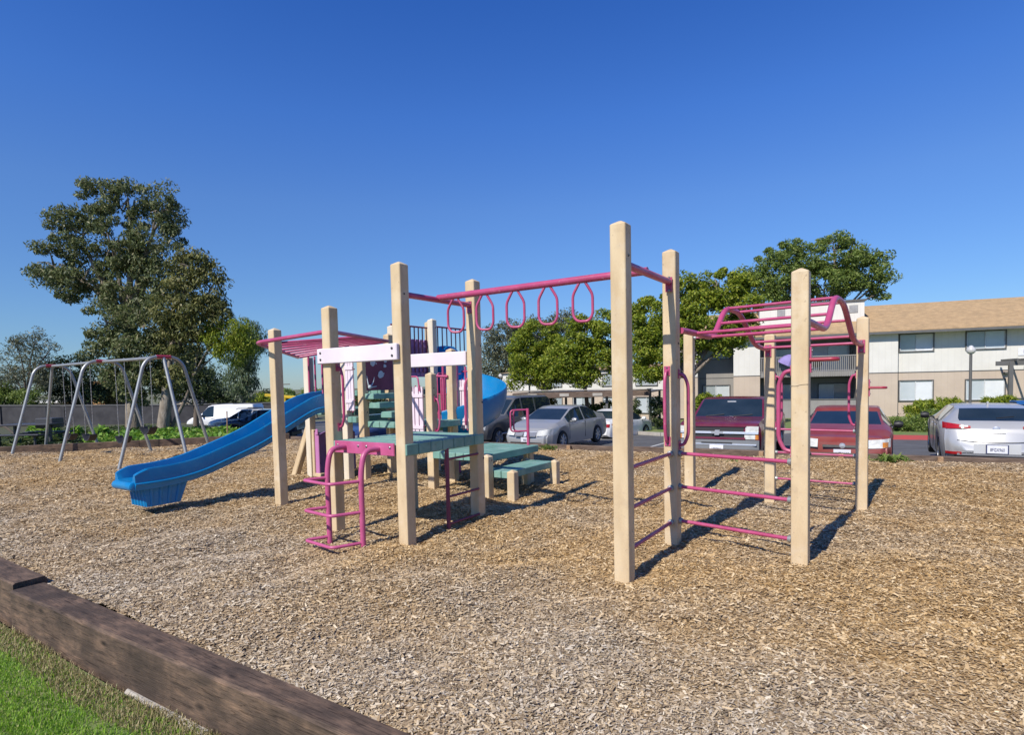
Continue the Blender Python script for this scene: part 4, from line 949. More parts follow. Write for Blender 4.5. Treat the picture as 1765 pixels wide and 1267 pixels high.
mb = MB(); mb.lathe([(.001, .015), (.045, .012), (.06, 0)], (c.nx(-2.17, .86) - .005, 0, .86), (-1, 0, 0), 14); mb.build('emblem', M['chrome'], c.root); c.mirror(.72, .98, M['black']); c.seams((-.26, .85, -1.0), .32, .92); c.handles((-.1, -.9), .86)
mb = MB(); mb.tube([(-1.87, -.02, 1.07), (-1.78, -.30, 1.10)], .010, 6); mb.build('wiper', M['black'], c.root); mb = MB(); mb.prism([(-.9, 0, 1.30), (-1.05, 0, 1.30), (-1.05, 0, 1.37)], (0, .03, 0)); mb.build('roof_fin', PAINT['hatch_silver'], c.root)
mb = MB(); mb.tube([(c.nx(c.fx(y, -1), .61) - .002, y, .61 + .03 * (abs(y) / .6) ** 2) for y in np.linspace(-.62, .62, 9)], .006, 6); mb.build('tailgate_seam', M['black'], c.root)
# dark grey large SUV behind the spiral slide
def suvst(L, H, W_): return [(-L / 2, .5, .98, W_ * .44, 1.08, W_ * .40), (-L / 2 + .08, .42, 1.08, W_ * .48, 1.25, W_ * .41), (-L / 2 + .30, .38, 1.12, W_ * .5, H - .12, W_ * .42), (-L / 2 + .6, .36, 1.12, W_ * .5, H - .02, W_ * .41), (0, .34, 1.10, W_ * .5, H, W_ * .40), (L / 2 - 2.35, .34, 1.09, W_ * .5, H - .05, W_ * .40), (L / 2 - 1.5, .34, 1.08, W_ * .5, 1.18, W_ * .43), (L / 2 - .7, .34, 1.02, W_ * .5, 1.10, W_ * .44), (L / 2 - .2, .36, .92, W_ * .48, .98, W_ * .43), (L / 2, .40, .82, W_ * .43, .86, W_ * .40)]
L = 5.4; c0 = place(800, 21.2) - HD * (L / 2); c0.z = lotz(c0.x, c0.y) + .12
c = Car('large_suv', 'dark grey full size SUV partly hidden behind the blue spiral slide', 'car', 'gunmetal', c0, math.atan2(-.84, -.54), L, 1.98, suvst(L, 1.88, 1.98), {'side': [(-2.35, -1.05), (-.95, -.05), (.05, 1.05)], 'front': (.45, 1.16), 'rear': (-2.6, -2.3)}, [-1.6, 1.75], .38, slant=(.25, .15))
c.both('headlight', .55, .9, .72, .9, 'lamp_glass', 1, .015); c.patch('grille', -.5, .5, .65, .88, 'black', 1, .012); c.mirror(1.0, 1.18, M['black']); c.seams((-1.0, 0.0, 1.05), .45, 1.08); c.handles((-.8, .2), 1.0)
mb = MB(); mb.rbox((-.2, .99, .52), 3.6, .03, .05); mb.build('side_trim', M['chrome'], c.root); mb = MB(); mb.rbox((-.2, -.99, .52), 3.6, .03, .05); mb.build('side_trim', M['chrome'], c.root)
# navy SUV, pale silver car and white van on the left
def side_on(px, D): p = at(px, 700, D); return Vector((p.x, p.y, LOT(p.x, p.y) + .004))
L = 4.6; c0 = side_on(452, 34.0); ang = math.atan2(.02, -1)
c = Car('navy_suv', 'dark navy SUV side on behind the straight blue slide', 'car', 'navy', c0, ang, L, 1.85, suvst(L, 1.68, 1.85), {'side': [(-1.95, -.98), (-.90, .0), (.08, 1.0)], 'front': (.40, .90), 'rear': (-2.2, -1.9)}, [-1.42, 1.36], .36)
c.both('headlight', .5, .85, .72, .86, 'lamp_glass', 1, .015); c.patch('grille', -.5, .5, .58, .78, 'black', 1, .012); c.plate(.5, '7RTA', 1); c.mirror(.9, 1.12, PAINT['navy']); c.seams((-.95, .05, 1.0), .42, 1.08); c.handles((-.75, .2), .98)
L = 4.6; c0 = side_on(424, 38.5)
c = Car('pale_silver_car', 'pale silver car between the white van and the navy SUV', 'car', 'pale_silver', c0, math.atan2(.1, -1), L, 1.80, suvst(L, 1.70, 1.8), {'side': [(-1.9, -.9), (-.8, .05), (.12, 1.05)], 'front': (.4, .95), 'rear': (-2.2, -1.9)}, [-1.4, 1.36], .34)
c.both('headlight', .5, .85, .7, .85, 'lamp_glass', 1, .015); c.mirror(.9, 1.1, PAINT['pale_silver']); c.seams((-.85, .1), .42, 1.05)
for sg in (1, -1): mb = MB(); mb.tube([(-1.5, sg * .62, 1.70), (-1.4, sg * .62, 1.76), (.2, sg * .62, 1.76), (.3, sg * .62, 1.70)], .02, 6); mb.build('roof_rail', M['black'], c.root)
L = 5.4; c0 = side_on(391, 44.5); st = [(-2.7, .5, 1.15, .88, 1.95, .80), (-2.6, .42, 1.15, .98, 2.05, .82), (0, .4, 1.15, 1.0, 2.08, .82), (.75, .4, 1.14, 1.0, 2.04, .82), (1.0, .4, 1.13, 1.0, 1.95, .82), (1.62, .4, 1.12, 1.0, 1.30, .86), (2.3, .4, 1.02, .99, 1.1, .88), (2.6, .42, .9, .95, .95, .84), (2.7, .46, .8, .86, .84, .78)]
c = Car('white_van', 'white panel van with black roof racks at the far left of the lot', 'van', 'white', c0, math.atan2(.03, -1), L, 2.0, st, {'side': [(.55, 1.42)], 'front': (.98, 1.62)}, [-1.6, 1.75], .36)
c.both('headlight', .6, .88, .72, .88, 'lamp_glass', 1, .015); c.patch('bumper', -.85, .85, .42, .6, 'black', 1, .05); c.mirror(1.35, 1.25, M['black']); c.seams((.5, 1.45, -.6), .5, 1.12); c.handles((.65,), 1.02)
for x in (-2.2, -.9, .3): mb = MB(); mb.box((x, 0, 2.12), .10, 1.5, .06); mb.build('roof_rack', M['black'], c.root)
# white car behind the silver sedan, dark blue car far behind the tower
L = 4.5; c0 = place(1062, 27.0, 0); c0.z -= .22
c = Car('white_car', 'white car seen from its red tail light corner behind the silver sedan', 'car', 'white', c0, math.atan2(.80, .62), L, 1.8, SED(L, 1.45, 1.8), {'side': [(-1.3, -.2), (-.12, 1.0)], 'front': (.42, 1.1), 'rear': (-1.5, -.75)}, [-1.3, 1.35], .32)
c.both('tail_light', .84, .45, .74, .88, 'red_lens', -1, .02); c.mirror(.8, .97, PAINT['white']); c.seams((-.16, .9), .34, .92)
L = 4.7; c0 = place(655, 24.0)
c = Car('dark_blue_car', 'dark blue car glimpsed between the stair treads of the play tower', 'car', 'dark_blue', c0, math.atan2(-.84, -.54), L, 1.8, SED(L, 1.42, 1.8), {'side': [(-1.3, -.2), (-.12, 1.0)], 'front': (.42, 1.1), 'rear': (-1.5, -.75)}, [-1.3, 1.35], .32)
c.both('headlight', .5, .84, .58, .74, 'lamp_glass', 1, .014); c.patch('grille', -.35, .35, .5, .62, 'black', 1, .01)
# EOF-PART3

# ------------------------------------------------------------------ apartment building on the right
BO = at(1547, 700, 32.0); BZ = -.85; BA = math.atan2(-.361, .9326); BX = Vector((.9326, -.361, 0)); BB = Vector((.361, .9326, 0))
def building(name, lab, cat, o, rz=BA, group=None): r_ = thing(name, lab, cat, o, rz, group); OFF[r_.name] = Vector((0, 0, 0)); return r_
bld = building('apartment_building', 'two storey apartment block with tan shingle roof, white upper and tan lower siding', 'building', (BO.x, BO.y, 0))
def bbox(root, name, s0, s1, b0, b1, z0, z1, mat, ang=0):
    mb = MB(); mb.box(((s0 + s1) / 2, (b0 + b1) / 2, (z0 + z1) / 2), s1 - s0, b1 - b0, z1 - z0); return mb.build(name, M[mat], root, ang)
def wall2(root, s0, s1, b, z0, zm, z1, th=.2, up='side_white', lo='side_tan'):
    bbox(root, 'wall', s0, s1, b, b + th, zm, z1, up); bbox(root, 'wall', s0, s1, b, b + th, z0, zm - .05, lo); bbox(root, 'band_trim', s0, s1, b - .012, b + th, zm - .05, zm, 'trim')
def window(root, s0, s1, b, z0, z1, left='pane', right='pane_blind', fw_=.055):
    mb = MB()
    for (a0, a1, c0, c1) in ((s0, s1, z1 - fw_, z1), (s0, s1, z0, z0 + fw_), (s0, s0 + fw_, z0 + fw_, z1 - fw_), (s1 - fw_, s1, z0 + fw_, z1 - fw_)): mb.box(((a0 + a1) / 2, b - .02, (c0 + c1) / 2), a1 - a0, .07, c1 - c0)
    wn_ = mb.build('window', M['trim'], root, 0); mid = (s0 + s1) / 2 - .02; mb = MB()
    for x in (s0 + fw_ + .015, mid, s1 - fw_ - .015): mb.box((x, b - .005, (z0 + z1) / 2), .035, .05, z1 - z0 - 2 * fw_)
    for z in (z0 + fw_ + .012, z1 - fw_ - .012): mb.box(((s0 + s1) / 2, b - .006, z), s1 - s0 - 2 * fw_, .048, .025)
    mb.build('sash', M['trim_light'], wn_, 0)
    for (a0, a1, mt) in ((s0 + fw_ + .033, mid - .0176, left), (mid + .0176, s1 - fw_ - .033, right)):
        mb = MB(); mb.box(((a0 + a1) / 2, b + .012, (z0 + z1) / 2), a1 - a0, .012, z1 - z0 - 2 * fw_ - .05); mb.build('pane', M[mt], wn_, 0)
EZ = 3.88
wall2(bld, 0.0, 14, .45, BZ, 1.70, EZ + .3); wall2(bld, -1.90, 0, 0.0, BZ, 1.70, EZ); bbox(bld, 'wall', -.2, 0, .2, .65, BZ, EZ, 'side_grey_and_shade')  # end wall in grey: its shade is put into the colour
wall2(bld, -8.40, -6.94, 0.0, BZ, 1.70, EZ); wall2(bld, -11.8, -10.45, 0.0, BZ, 1.70, EZ)
for s in (-1.9, -7.14, -8.40, -10.65): bbox(bld, 'wall', s, s + .2, .2, 1.8, BZ, EZ, 'side_grey_and_shade')
wall2(bld, -6.94, -1.9, 1.8, BZ, 1.50, EZ, up='side_grey_and_shade', lo='side_grey_and_shade'); wall2(bld, -10.45, -8.4, 1.5, BZ, 1.62, EZ, up='side_grey_and_shade', lo='side_grey_and_shade')  # left recess siding grey: shade of the recess put into the colour
bbox(bld, 'wall', 13.8, 14, 1.2, 9, BZ, EZ, 'side_tan'); bbox(bld, 'wall', -11.8, 14, 9, 9.2, BZ, EZ, 'side_tan'); bbox(bld, 'wall', -11.8, -11.6, .2, 9, BZ, EZ, 'side_tan')
for z0, z1 in ((2.78, 3.80), (.08, 1.25)):
    window(bld, .12, 1.76, .44, z0, z1, 'pane_blind' if z0 < 1 else 'pane', 'blind'); window(bld, 3.15, 4.92, .44, z0, z1, 'pane_blind' if z0 < 1 else 'pane', 'blind' if z0 < 1 else 'pane_blind'); window(bld, 8.2, 10.0, .44, z0, z1)
window(bld, -4.30, -2.0, 1.79, 1.75, 3.42, 'blind', 'pane_blind'); window(bld, -6.7, -4.9, 1.79, 1.9, 3.3, 'pane', 'pane'); window(bld, -3.7, -2.0, 1.79, .10, 1.15, 'pane_blind', 'pane'); window(bld, -6.6, -4.9, 1.79, .10, 1.15)
window(bld, -10.25, -8.6, 1.49, 2.75, 3.62, 'pane', 'pane_blind'); window(bld, -10.25, -8.6, 1.49, .15, 1.18, 'pane', 'pane_blind')
# roof: front and back slope with a ridge
mb = MB(); th = .10
P_ = [(-12.2, -.32, EZ - .02), (14.4, -.32, EZ - .02), (14.4, 5.0, 5.80), (-12.2, 5.0, 5.80)]
mb.hexa([Vector(p) for p in P_] + [Vector(p) + Vector((0, 0, th)) for p in P_]); P_ = [(-12.2, 5.0, 5.80), (14.4, 5.0, 5.80), (14.4, 10.4, 3.78), (-12.2, 10.4, 3.78)]
rf = mb.build('roof', M['shingle'], bld, 0); mb = MB(); mb.hexa([Vector(p) for p in P_] + [Vector(p) + Vector((0, 0, th)) for p in P_]); mb.build('roof', M['shingle'], bld, 0)
bbox(bld, 'soffit', -12.1, 14.3, -.30, .45, EZ - .075, EZ - .03, 'side_white'); bbox(bld, 'gutter', -12.2, 14.4, -.40, -.325, EZ - .10, EZ + .03, 'trim')
for s in (-.12, -1.0): pass
mb = MB(); mb.box((.05, .38, 1.5), .07, .07, 4.7); mb.build('downspout', M['trim'], bld, 0)
# roof box with vents
bx = bbox(bld, 'roof_box', -6.90, -1.30, 1.8, 4.6, 4.3, 5.90, 'side_white'); bbox(bld, 'roof_box_cap', -7.0, -1.2, 1.7, 4.7, 5.902, 5.99, 'trim')
for s in (-5.9, -4.9, -2.05):
    mb = MB(); mb.box((s + .2, 1.79, 5.45), .44, .03, .44); v = mb.build('vent', M['side_grey_and_shade'], bx, 0); mb = MB()
    for k in range(6): mb.box((s + .2, 1.768, 5.28 + k * .065), .40, .025, .022)
    mb.build('vent_slat', M['trim_light'], v, 0)
# balcony
bal = bbox(bld, 'balcony', -6.92, -1.92, -.05, 1.79, 1.56, 1.62, 'trim'); mb = MB()
for k in range(56): mb.box((-6.88 + k * .0893, -.075, 1.70), .06, .035, .30)
mb.box((-4.42, -.045, 1.72), 4.98, .02, .24); mb.build('balcony_skirt', M['side_grey_and_shade'], bal, 0); mb = MB()
for k in range(50): mb.box((-6.87 + k * .1, -.04, 2.28), .042, .035, .80)
mb.box((-4.42, -.04, 2.71), 5.0, .09, .055); mb.box((-4.42, -.04, 1.89), 5.0, .05, .04); mb.build('balcony_railing', M['side_grey_and_shade'], bal, 0)
bbox(bld, 'patio_wall', -6.92, -1.92, -.05, .05, BZ, .22, 'side_grey_and_shade'); bbox(bld, 'patio_cap', -6.92, -1.92, -.08, .08, .222, .28, 'trim')
# house number board and wall lamp
nb = bbox(bld, 'number_board', 5.42, 6.12, .42, .437, 2.42, 2.80, 'plate'); lettering('number_lettering', '10-3', .24, M['trim'], nb, (5.78, .416, 2.61), (math.pi / 2, 0, 0), .8)
mb = MB(); mb.lathe([(.001, .08), (.10, .06), (.13, 0), (.10, -.03), (.001, -.04)], (4.88, .35, 1.52), Z, 14); mb.build('wall_lamp', M['trim'], bld, 40)
def on_balc(s, b, z): return BO + BX * s + BB * b + Z * (z - BO.z)
p = on_balc(-5.45, -.30, 2.55); mb = MB(); vs = []
mb.lathe([(.02, .33), (.16, .26), (.32, .1), (.44, -.12), (.47, -.30), (.44, -.30), (.02, .26)], p, Vector((.35, -.25, .9)), 10); mb.build('patio_umbrella', M['lav_umbrella'], None, 20, off=Vector((0, 0, 0)))
tag(bpy.data.objects['patio_umbrella'], 'lavender patio umbrella tilted on the upstairs balcony', 'umbrella')
mb = MB(); p = on_balc(-3.9, .40, 1.65); mb.ball(p + Z * .62, .26, 14, 8, .8)
for a in (0, 2.1, 4.2): mb.tube([p + Vector((math.cos(a) * .22, math.sin(a) * .22, 0)), p + Vector((math.cos(a) * .1, math.sin(a) * .1, .5))], .02, 6)
tag(mb.build('kettle_grill', M['black']), 'round black kettle grill behind the balcony railing', 'grill')
# pergola and bins at the right edge
pg = thing('pergola', 'dark grey wooden pergola at the right edge beside the white number board', 'pergola', (0, 0, 0)); Pp = at(1741, 690, 29.0)
for k, dx in enumerate((0, .75, 1.5)):
    mb = MB(); c = Pp + BX * dx; mb.box((c.x, c.y, .62), .17, .17, 2.9, BX, BB); mb.build('pergola_post', M['trim'], pg, 0)
mb = MB(); c = Pp + BX * 1.2; mb.box((c.x, c.y, 2.0), 3.6, .10, .22, BX, BB); mb.build('pergola_beam', M['trim'], pg, 0)
for k in range(4): mb = MB(); c = Pp + BX * (.15 + k * .5) + BB * .6; mb.box((c.x, c.y, 2.17), .07, 1.9, .12, BX, BB); mb.build('rafter', M['trim'], pg, 0)
def bin_(px, D, lab, first=False):
    p = at(px, 700, D); z0 = -.70; r_ = thing('recycling_bin', lab, 'bin', (p.x, p.y, z0), BA, 'bins by the pergola'); OFF[r_.name] = Vector((0, 0, 0))
    mb = MB(); mb.hexa([Vector(q) for q in ((-.24, -.27, .05), (.24, -.27, .05), (.24, .27, .05), (-.24, .27, .05), (-.30, -.34, .98), (.30, -.34, .98), (.30, .34, .98), (-.30, .34, .98))]); mb.build('bin_body', M['bin'], r_, 0)
    mb = MB(); mb.rbox((0, 0, 1.02), .66, .74, .07, b=.03); mb.rbox((0, -.35, .95), .64, .05, .10); mb.build('lid', M['bin'], r_); 
    for sx in (-.26, .26): mb = MB(); mb.lathe([(.001, -.03), (.11, -.03), (.11, .03), (.001, .03)], (sx, .32, .12), (1, 0, 0), 14); mb.build('wheel', M['black'], r_)
bin_(1762, 24.5, 'blue wheeled recycling bin at the right edge in front of the pergola')
b2 = at(1757, 680, 26.0); 
# lamp posts
def lamp(px, ybase, yglobe, D, lab, zb, gr=.17):
    p = at(px, ybase, D); z1 = at(px, yglobe, D).z; r_ = thing('lamp_post', lab, 'lamp post', (p.x, p.y, zb), 0, 'globe lamp posts')
    mb = MB(); mb.tube([(p.x, p.y, zb), (p.x, p.y, z1 - gr)], .055, 10); mb.lathe([(.12, 0), (.12, .05), (.06, .12)], (p.x, p.y, zb), Z, 12); mb.build('pole', M['trim'], r_, 50)
    mb = MB(); mb.ball((p.x, p.y, z1), gr, 16, 10); mb.build('globe', M['globe'], r_, 60); mb = MB(); mb.lathe([(.001, gr * 1.25), (gr * .45, gr * 1.1), (gr * .5, gr * .85)], (p.x, p.y, z1), Z, 12); mb.build('cap', M['trim_light'], r_, 50)
lamp(1672, 694, 604, 25, 'globe lamp post standing above the roof of the silver hatchback', -.7); lamp(913, 690, 660, 36, 'small globe lamp post before the white wall behind the trees', -.95); lamp(864, 690, 648, 46, 'smallest globe lamp post just right of the spiral slide', -1.2)

# ------------------------------------------------------------------ building and carport behind the trees
B2 = at(866, 660, 46); B2b = at(1150, 660, 37); d2 = (B2b - B2); d2.z = 0; L2 = d2.length
b2r = building('apartment_building', 'white and tan building half hidden by trees behind the carport', 'building', (B2.x, B2.y, 0), math.atan2(d2.y, d2.x))
wall2(b2r, 0, L2, 0, -1.3, .95, 2.35); bbox(b2r, 'wall', 0, .2, .2, 8, -1.3, 2.35, 'side_white'); bbox(b2r, 'wall', L2 - .2, L2, .2, 8, -1.3, 2.35, 'side_tan')
mb = MB(); mb.hexa([Vector(p) for p in ((-.1, -.2, 2.35), (L2 + .4, -.2, 2.35), (L2 + .4, 8.2, 2.35), (-.1, 8.2, 2.35), (-.1, 3.5, 2.7), (L2 + .2, 3.5, 2.7), (L2 + .2, 4.1, 2.7), (-.1, 4.1, 2.7))]); mb.build('roof', M['shingle'], b2r, 0)
for f in (.30, .48, .66, .84):
    window(b2r, L2 * f, L2 * f + 1.6, -.01, -.6, .5, 'pane_blind', 'pane'); window(b2r, L2 * f, L2 * f + 1.6, -.01, 1.2, 2.1, 'pane', 'pane')
C0 = at(884, 684, 31.5); C1 = at(1122, 668, 29.0); d3 = C1 - C0; d3.z = 0; L3 = d3.length
cpo = building('carport', 'long flat roofed carport with dark posts in the shade below the trees', 'carport', (C0.x, C0.y, 0), math.atan2(d3.y, d3.x))
bbox(cpo, 'carport_roof', 0, L3, 0, 5.2, .95, 1.02, 'trim'); mb = MB(); mb.hexa([Vector(p) for p in ((0, -.06, .72), (L3, -.06, .80), (L3, 0, .80), (0, 0, .72), (0, -.06, 1.0), (L3, -.06, 1.12), (L3, 0, 1.12), (0, 0, 1.0))]); mb.build('fascia', M['timber_grey'], cpo, 0)
bbox(cpo, 'fascia_cap', -.05, L3 + .05, -.10, .3, 1.122, 1.16, 'concrete')
for f in (.02, .22, .45, .68, .98): bbox(cpo, 'carport_post', L3 * f, L3 * f + .12, .3, .42, -1.2, .95, 'trim'); bbox(cpo, 'carport_post', L3 * f, L3 * f + .12, 4.8, 4.92, -1.3, .95, 'trim')
for f, t in ((.12, '18'), (.36, '17 16'), (.60, '15 14')):
    nb = bbox(cpo, 'bay_number', L3 * f, L3 * f + .5, -.085, -.062, .82, .97, 'concrete')
# kerbs and planting beds around the buildings
def poly_sheet(name, pts, mat, dz): 
    mb = MB(); mb.add([Vector((p.x, p.y, LOT(p.x, p.y) + dz)) for p in pts], [tuple(range(len(pts)))]); return tag(mb.build(name, M[mat], None, 0), kind='structure')
def kerb(name, pts, mat, h=.15, w_=.16):
    for i in range(len(pts) - 1):
        a, b = pts[i], pts[i + 1]; d = (b - a); d.z = 0; n = Vector((-d.y, d.x, 0)).normalized() * w_ / 2
        a0 = Vector((a.x, a.y, LOT(a.x, a.y) - .05)); b0 = Vector((b.x, b.y, LOT(b.x, b.y) - .05)); mb = MB()
        mb.hexa([a0 - n, b0 - n, b0 + n, a0 + n, a0 - n + Z * (h + .05), b0 - n + Z * (h + .05), b0 + n + Z * (h + .05), a0 + n + Z * (h + .05)]); tag(mb.build(name, M[mat], None, 0), kind='structure')
K = [at(1500, 760, 28), at(1506, 760, 22.5), at(1530, 760, 20.6), at(1610, 757, 19.8), at(1800, 757, 18.4), at(2000, 757, 17)]
kerb('kerb', K, 'red_kerb'); poly_sheet('planting_bed', K + [BO + BX * 14 + BB * .9, BO + BX * -2], 'lawn', .10)
K2 = [at(1082, 745, 27.5), at(1140, 745, 25.5), at(1215, 745, 24.8), at(1330, 740, 24.5), at(1440, 740, 25), at(1480, 740, 29)]
kerb('kerb', K2, 'concrete'); poly_sheet('planting_bed', K2 + [BO + BX * -2.5 - BB * .02, BO + BX * -15 - BB * .02], 'lawn', .11)
K3 = [at(905, 735, 33.5), at(1075, 735, 30.5), at(1082, 735, 33)]; poly_sheet('planting_bed', [at(890, 700, 38), at(1085, 700, 34.2), at(1150, 700, 36.8), at(866, 700, 45.8)], 'lawn', .10)
for x0, D0 in ((1165, 21.5), (1090, 19.5), (1010, 24), (1370, 18.0)):
    a = at(x0, 745, D0); d = Vector((.55, .835, 0)); mb = MB(); q = [a, a + d * 4.5, a + d * 4.5 + BX * .1, a + BX * .1]; mb.add([Vector((p.x, p.y, LOT(p.x, p.y) + .006)) for p in q], [(0, 1, 2, 3)]); tag(mb.build('road_marking', M['line_white'], None, 0), kind='structure')

# ------------------------------------------------------------------ left background
BEDZ = lambda x, y: -.05 - .033 * max(0.0, (y - 16.5))
mb = MB(); bp = [(-40, 8.6), (-13.9, 15.95), (-8.3, 17.85), (-8.6, 20.5), (-11.8, 27), (-19, 37), (-26, 47.5), (-60, 47.5)]
mb.add([Vector((x, y, BEDZ(x, y) if y > 12 else -.05)) for x, y in bp], [tuple(range(len(bp)))]); tag(mb.build('planting_bed', M['bed_soil'], None, 0), kind='structure')
wl = thing('boundary_wall', 'long grey block wall, darkened for tree shade, behind the swings and the parked cars', 'wall', (0, 0, 0))
pts = [(-120, 688, 47.5, .95), (0, 700, 47.5, None), (110, 700, 47.5, None), (290, 699, 47.5, None), (385, 697, 48.0, None), (530, 694, 48.5, None)]
prev = None
for px, py, D, zz in pts:
    p = at(px, py, D); p.z = zz or p.z
    if prev is not None:
        d = p - prev; d.z = 0; n = Vector((-d.y, d.x, 0)).normalized() * .1; mb = MB(); zt = (p.z + prev.z) / 2
        a0 = Vector((prev.x, prev.y, -2.2)); b0 = Vector((p.x, p.y, -2.2)); a1 = Vector((prev.x, prev.y, prev.z)); b1 = Vector((p.x, p.y, p.z))
        mb.hexa([a0 - n, b0 - n, b0 + n, a0 + n, a1 - n, b1 - n, b1 + n, a1 + n]); mb.build('wall_panel', M['wall_block'], wl, 0); n2 = n * 1.5
        mb = MB(); h = Z * .09; mb.hexa([a1 - n2, b1 - n2, b1 + n2, a1 + n2, a1 - n2 + h, b1 - n2 + h, b1 + n2 + h, a1 + n2 + h]); mb.build('wall_cap', M['trim'], wl, 0)
        c = a0 - n * 1.3; mb = MB(); mb.box((c.x, c.y, (-2.2 + prev.z) / 2), .3, .12, prev.z + 2.2); mb.build('wall_pier', M['wall_block'], wl, 0)
    prev = p
def house(name, lab, x0, x1, yw, ye, yr, D, wall, roofm, depth=7, trim='white_wall', gable=False):
    a = at(x0, yw, D); b = at(x1, yw, D); ze = at((x0 + x1) / 2, ye, D).z; zr = at((x0 + x1) / 2, yr, D).z; wd = b.x - a.x
    r_ = building(name, lab, 'house', (a.x, a.y, 0), 0); bbox(r_, 'wall', 0, wd, 0, depth, -2.5, ze, wall); mb = MB()
    if gable:
        mb.prism([Vector((-.5, -.4, ze - .1)), Vector((wd / 2, -.4, zr)), Vector((wd + .5, -.4, ze - .1)), Vector((wd + .5, -.4, ze + .1)), Vector((wd / 2, -.4, zr + .22)), Vector((-.5, -.4, ze + .1))], (0, depth + .8, 0)); mb.build('roof', M[roofm], r_, 0)
        mb = MB(); mb.prism([Vector((0, .05, ze)), Vector((wd, .05, ze)), Vector((wd / 2, .05, zr - .02))], (0, .1, 0)); mb.build('gable', M[wall], r_, 0)
        mb = MB(); mb.prism([Vector((-.5, -.45, ze - .1)), Vector((wd / 2, -.45, zr)), Vector((wd + .5, -.45, ze - .1)), Vector((wd + .5, -.45, ze + .12)), Vector((wd / 2, -.45, zr + .24)), Vector((-.5, -.45, ze + .12))], (0, .045, 0)); mb.build('fascia', M[trim], r_, 0)
    else:
        mb.hexa([Vector(p) for p in ((-.5, -.5, ze), (wd + .5, -.5, ze), (wd + .5, depth + .5, ze), (-.5, depth + .5, ze), (-.3, depth / 2 - .1, zr), (wd + .3, depth / 2 - .1, zr), (wd + .3, depth / 2 + .1, zr), (-.3, depth / 2 + .1, zr))]); mb.build('roof', M[roofm], r_, 0)
        bbox(r_, 'fascia', -.5, wd + .5, -.56, -.505, ze - .12, ze + .12, trim)
house('neighbour_house', 'low house with a white fascia line over the wall at far left', 48, 107, 700, 693, 690, 62, 'cream', 'roof_grey')
house('neighbour_house', 'small grey gabled house over the wall between the swing legs', 106, 156, 700, 693, 684, 64, 'wall_block', 'roof_grey', gable=True, trim='wall_block')
house('neighbour_house', 'cream house with white edged dark roof right of the big tree trunks', 286, 334, 704, 696, 681, 58, 'cream', 'roof_grey', gable=True)
a = at(160, 702, 60); b = at(184, 702, 60); zt = at(172, 657, 60).z; r_ = building('building_frame', 'orange raw plywood house frame under construction over the wall', 'building', (a.x, a.y, 0), 0); wd = b.x - a.x
bbox(r_, 'wall', 0, wd * .5, 0, 3, -2, zt, 'wood_new'); 
for f in (.52, .68, .84, .97): bbox(r_, 'stud', wd * f, wd * f + .12, -.05, .12, -2, zt, 'wood_new')
bbox(r_, 'sheathing', wd * .5, wd, .3, .4, -2, zt * .78, 'cream')
for z in (.92, .62): bbox(r_, 'beam', wd * .5, wd, -.04, .1, zt * z - .1, zt * z, 'wood_new')
p = at(488, 690, 95); zt = at(488, 660, 95).z; r_ = thing('utility_pole', 'thin dark utility pole on the horizon between the tan posts', 'utility pole', (p.x, p.y, -2.5)); mb = MB(); mb.tube([(p.x, p.y, -2.5), (p.x, p.y, zt)], .16, 8, r1=.11); mb.build('pole', M['twig'], r_, 50); mb = MB(); mb.box((p.x, p.y, zt - .25), 2.4, .12, .14); mb.build('crossarm', M['twig'], r_, 0)
p = at(497, 690, 62); r_ = building('boom_truck', 'distant truck with a yellow boom above the blue slide', 'truck', (p.x, p.y, 0), .05); zt = at(497, 684, 62).z
mb = MB(); mb.rbox((-.6, 0, zt + .05), 3.6, .35, .30, Vector((.995, 0, -.10)), Vector((0, 1, 0)), Vector((.10, 0, .995)), .04); mb.build('boom', M['yellow'], r_)
bbox(r_, 'truck_bed', -1.6, 1.6, -.9, .9, -1.2, zt - .75, 'white_wall'); mb = MB(); mb.rbox((1.9, 0, zt - 1.15), 1.5, 1.9, 1.3, b=.15); mb.build('cab', PAINT['white'], r_); mb = MB(); mb.box((1.95, -.93, zt - .9), .9, .06, .42); mb.build('cab_window', M['glass'], r_, 0); mb = MB(); mb.tube([(-.4, 0, zt - .7), (-.4, 0, zt + .1)], .16, 10); mb.build('boom_mount', M['yellow'], r_)
for x in (-1.2, 1.6): mb = MB(); mb.lathe([(.001, -.15), (.45, -.15), (.45, .15), (.001, .15)], (x, -.85, -1.55), (0, 1, 0), 16); mb.build('wheel', M['tyre'], r_)
p = at(392, 752, 18.8); mb = MB(); mb.tube([(p.x, p.y, -.15), (p.x + .02, p.y, at(392, 709, 18.8).z)], .022, 8, r1=.018); tag(mb.build('garden_stake', M['stump']), 'thin wooden stake in front of the navy SUV', 'stake')
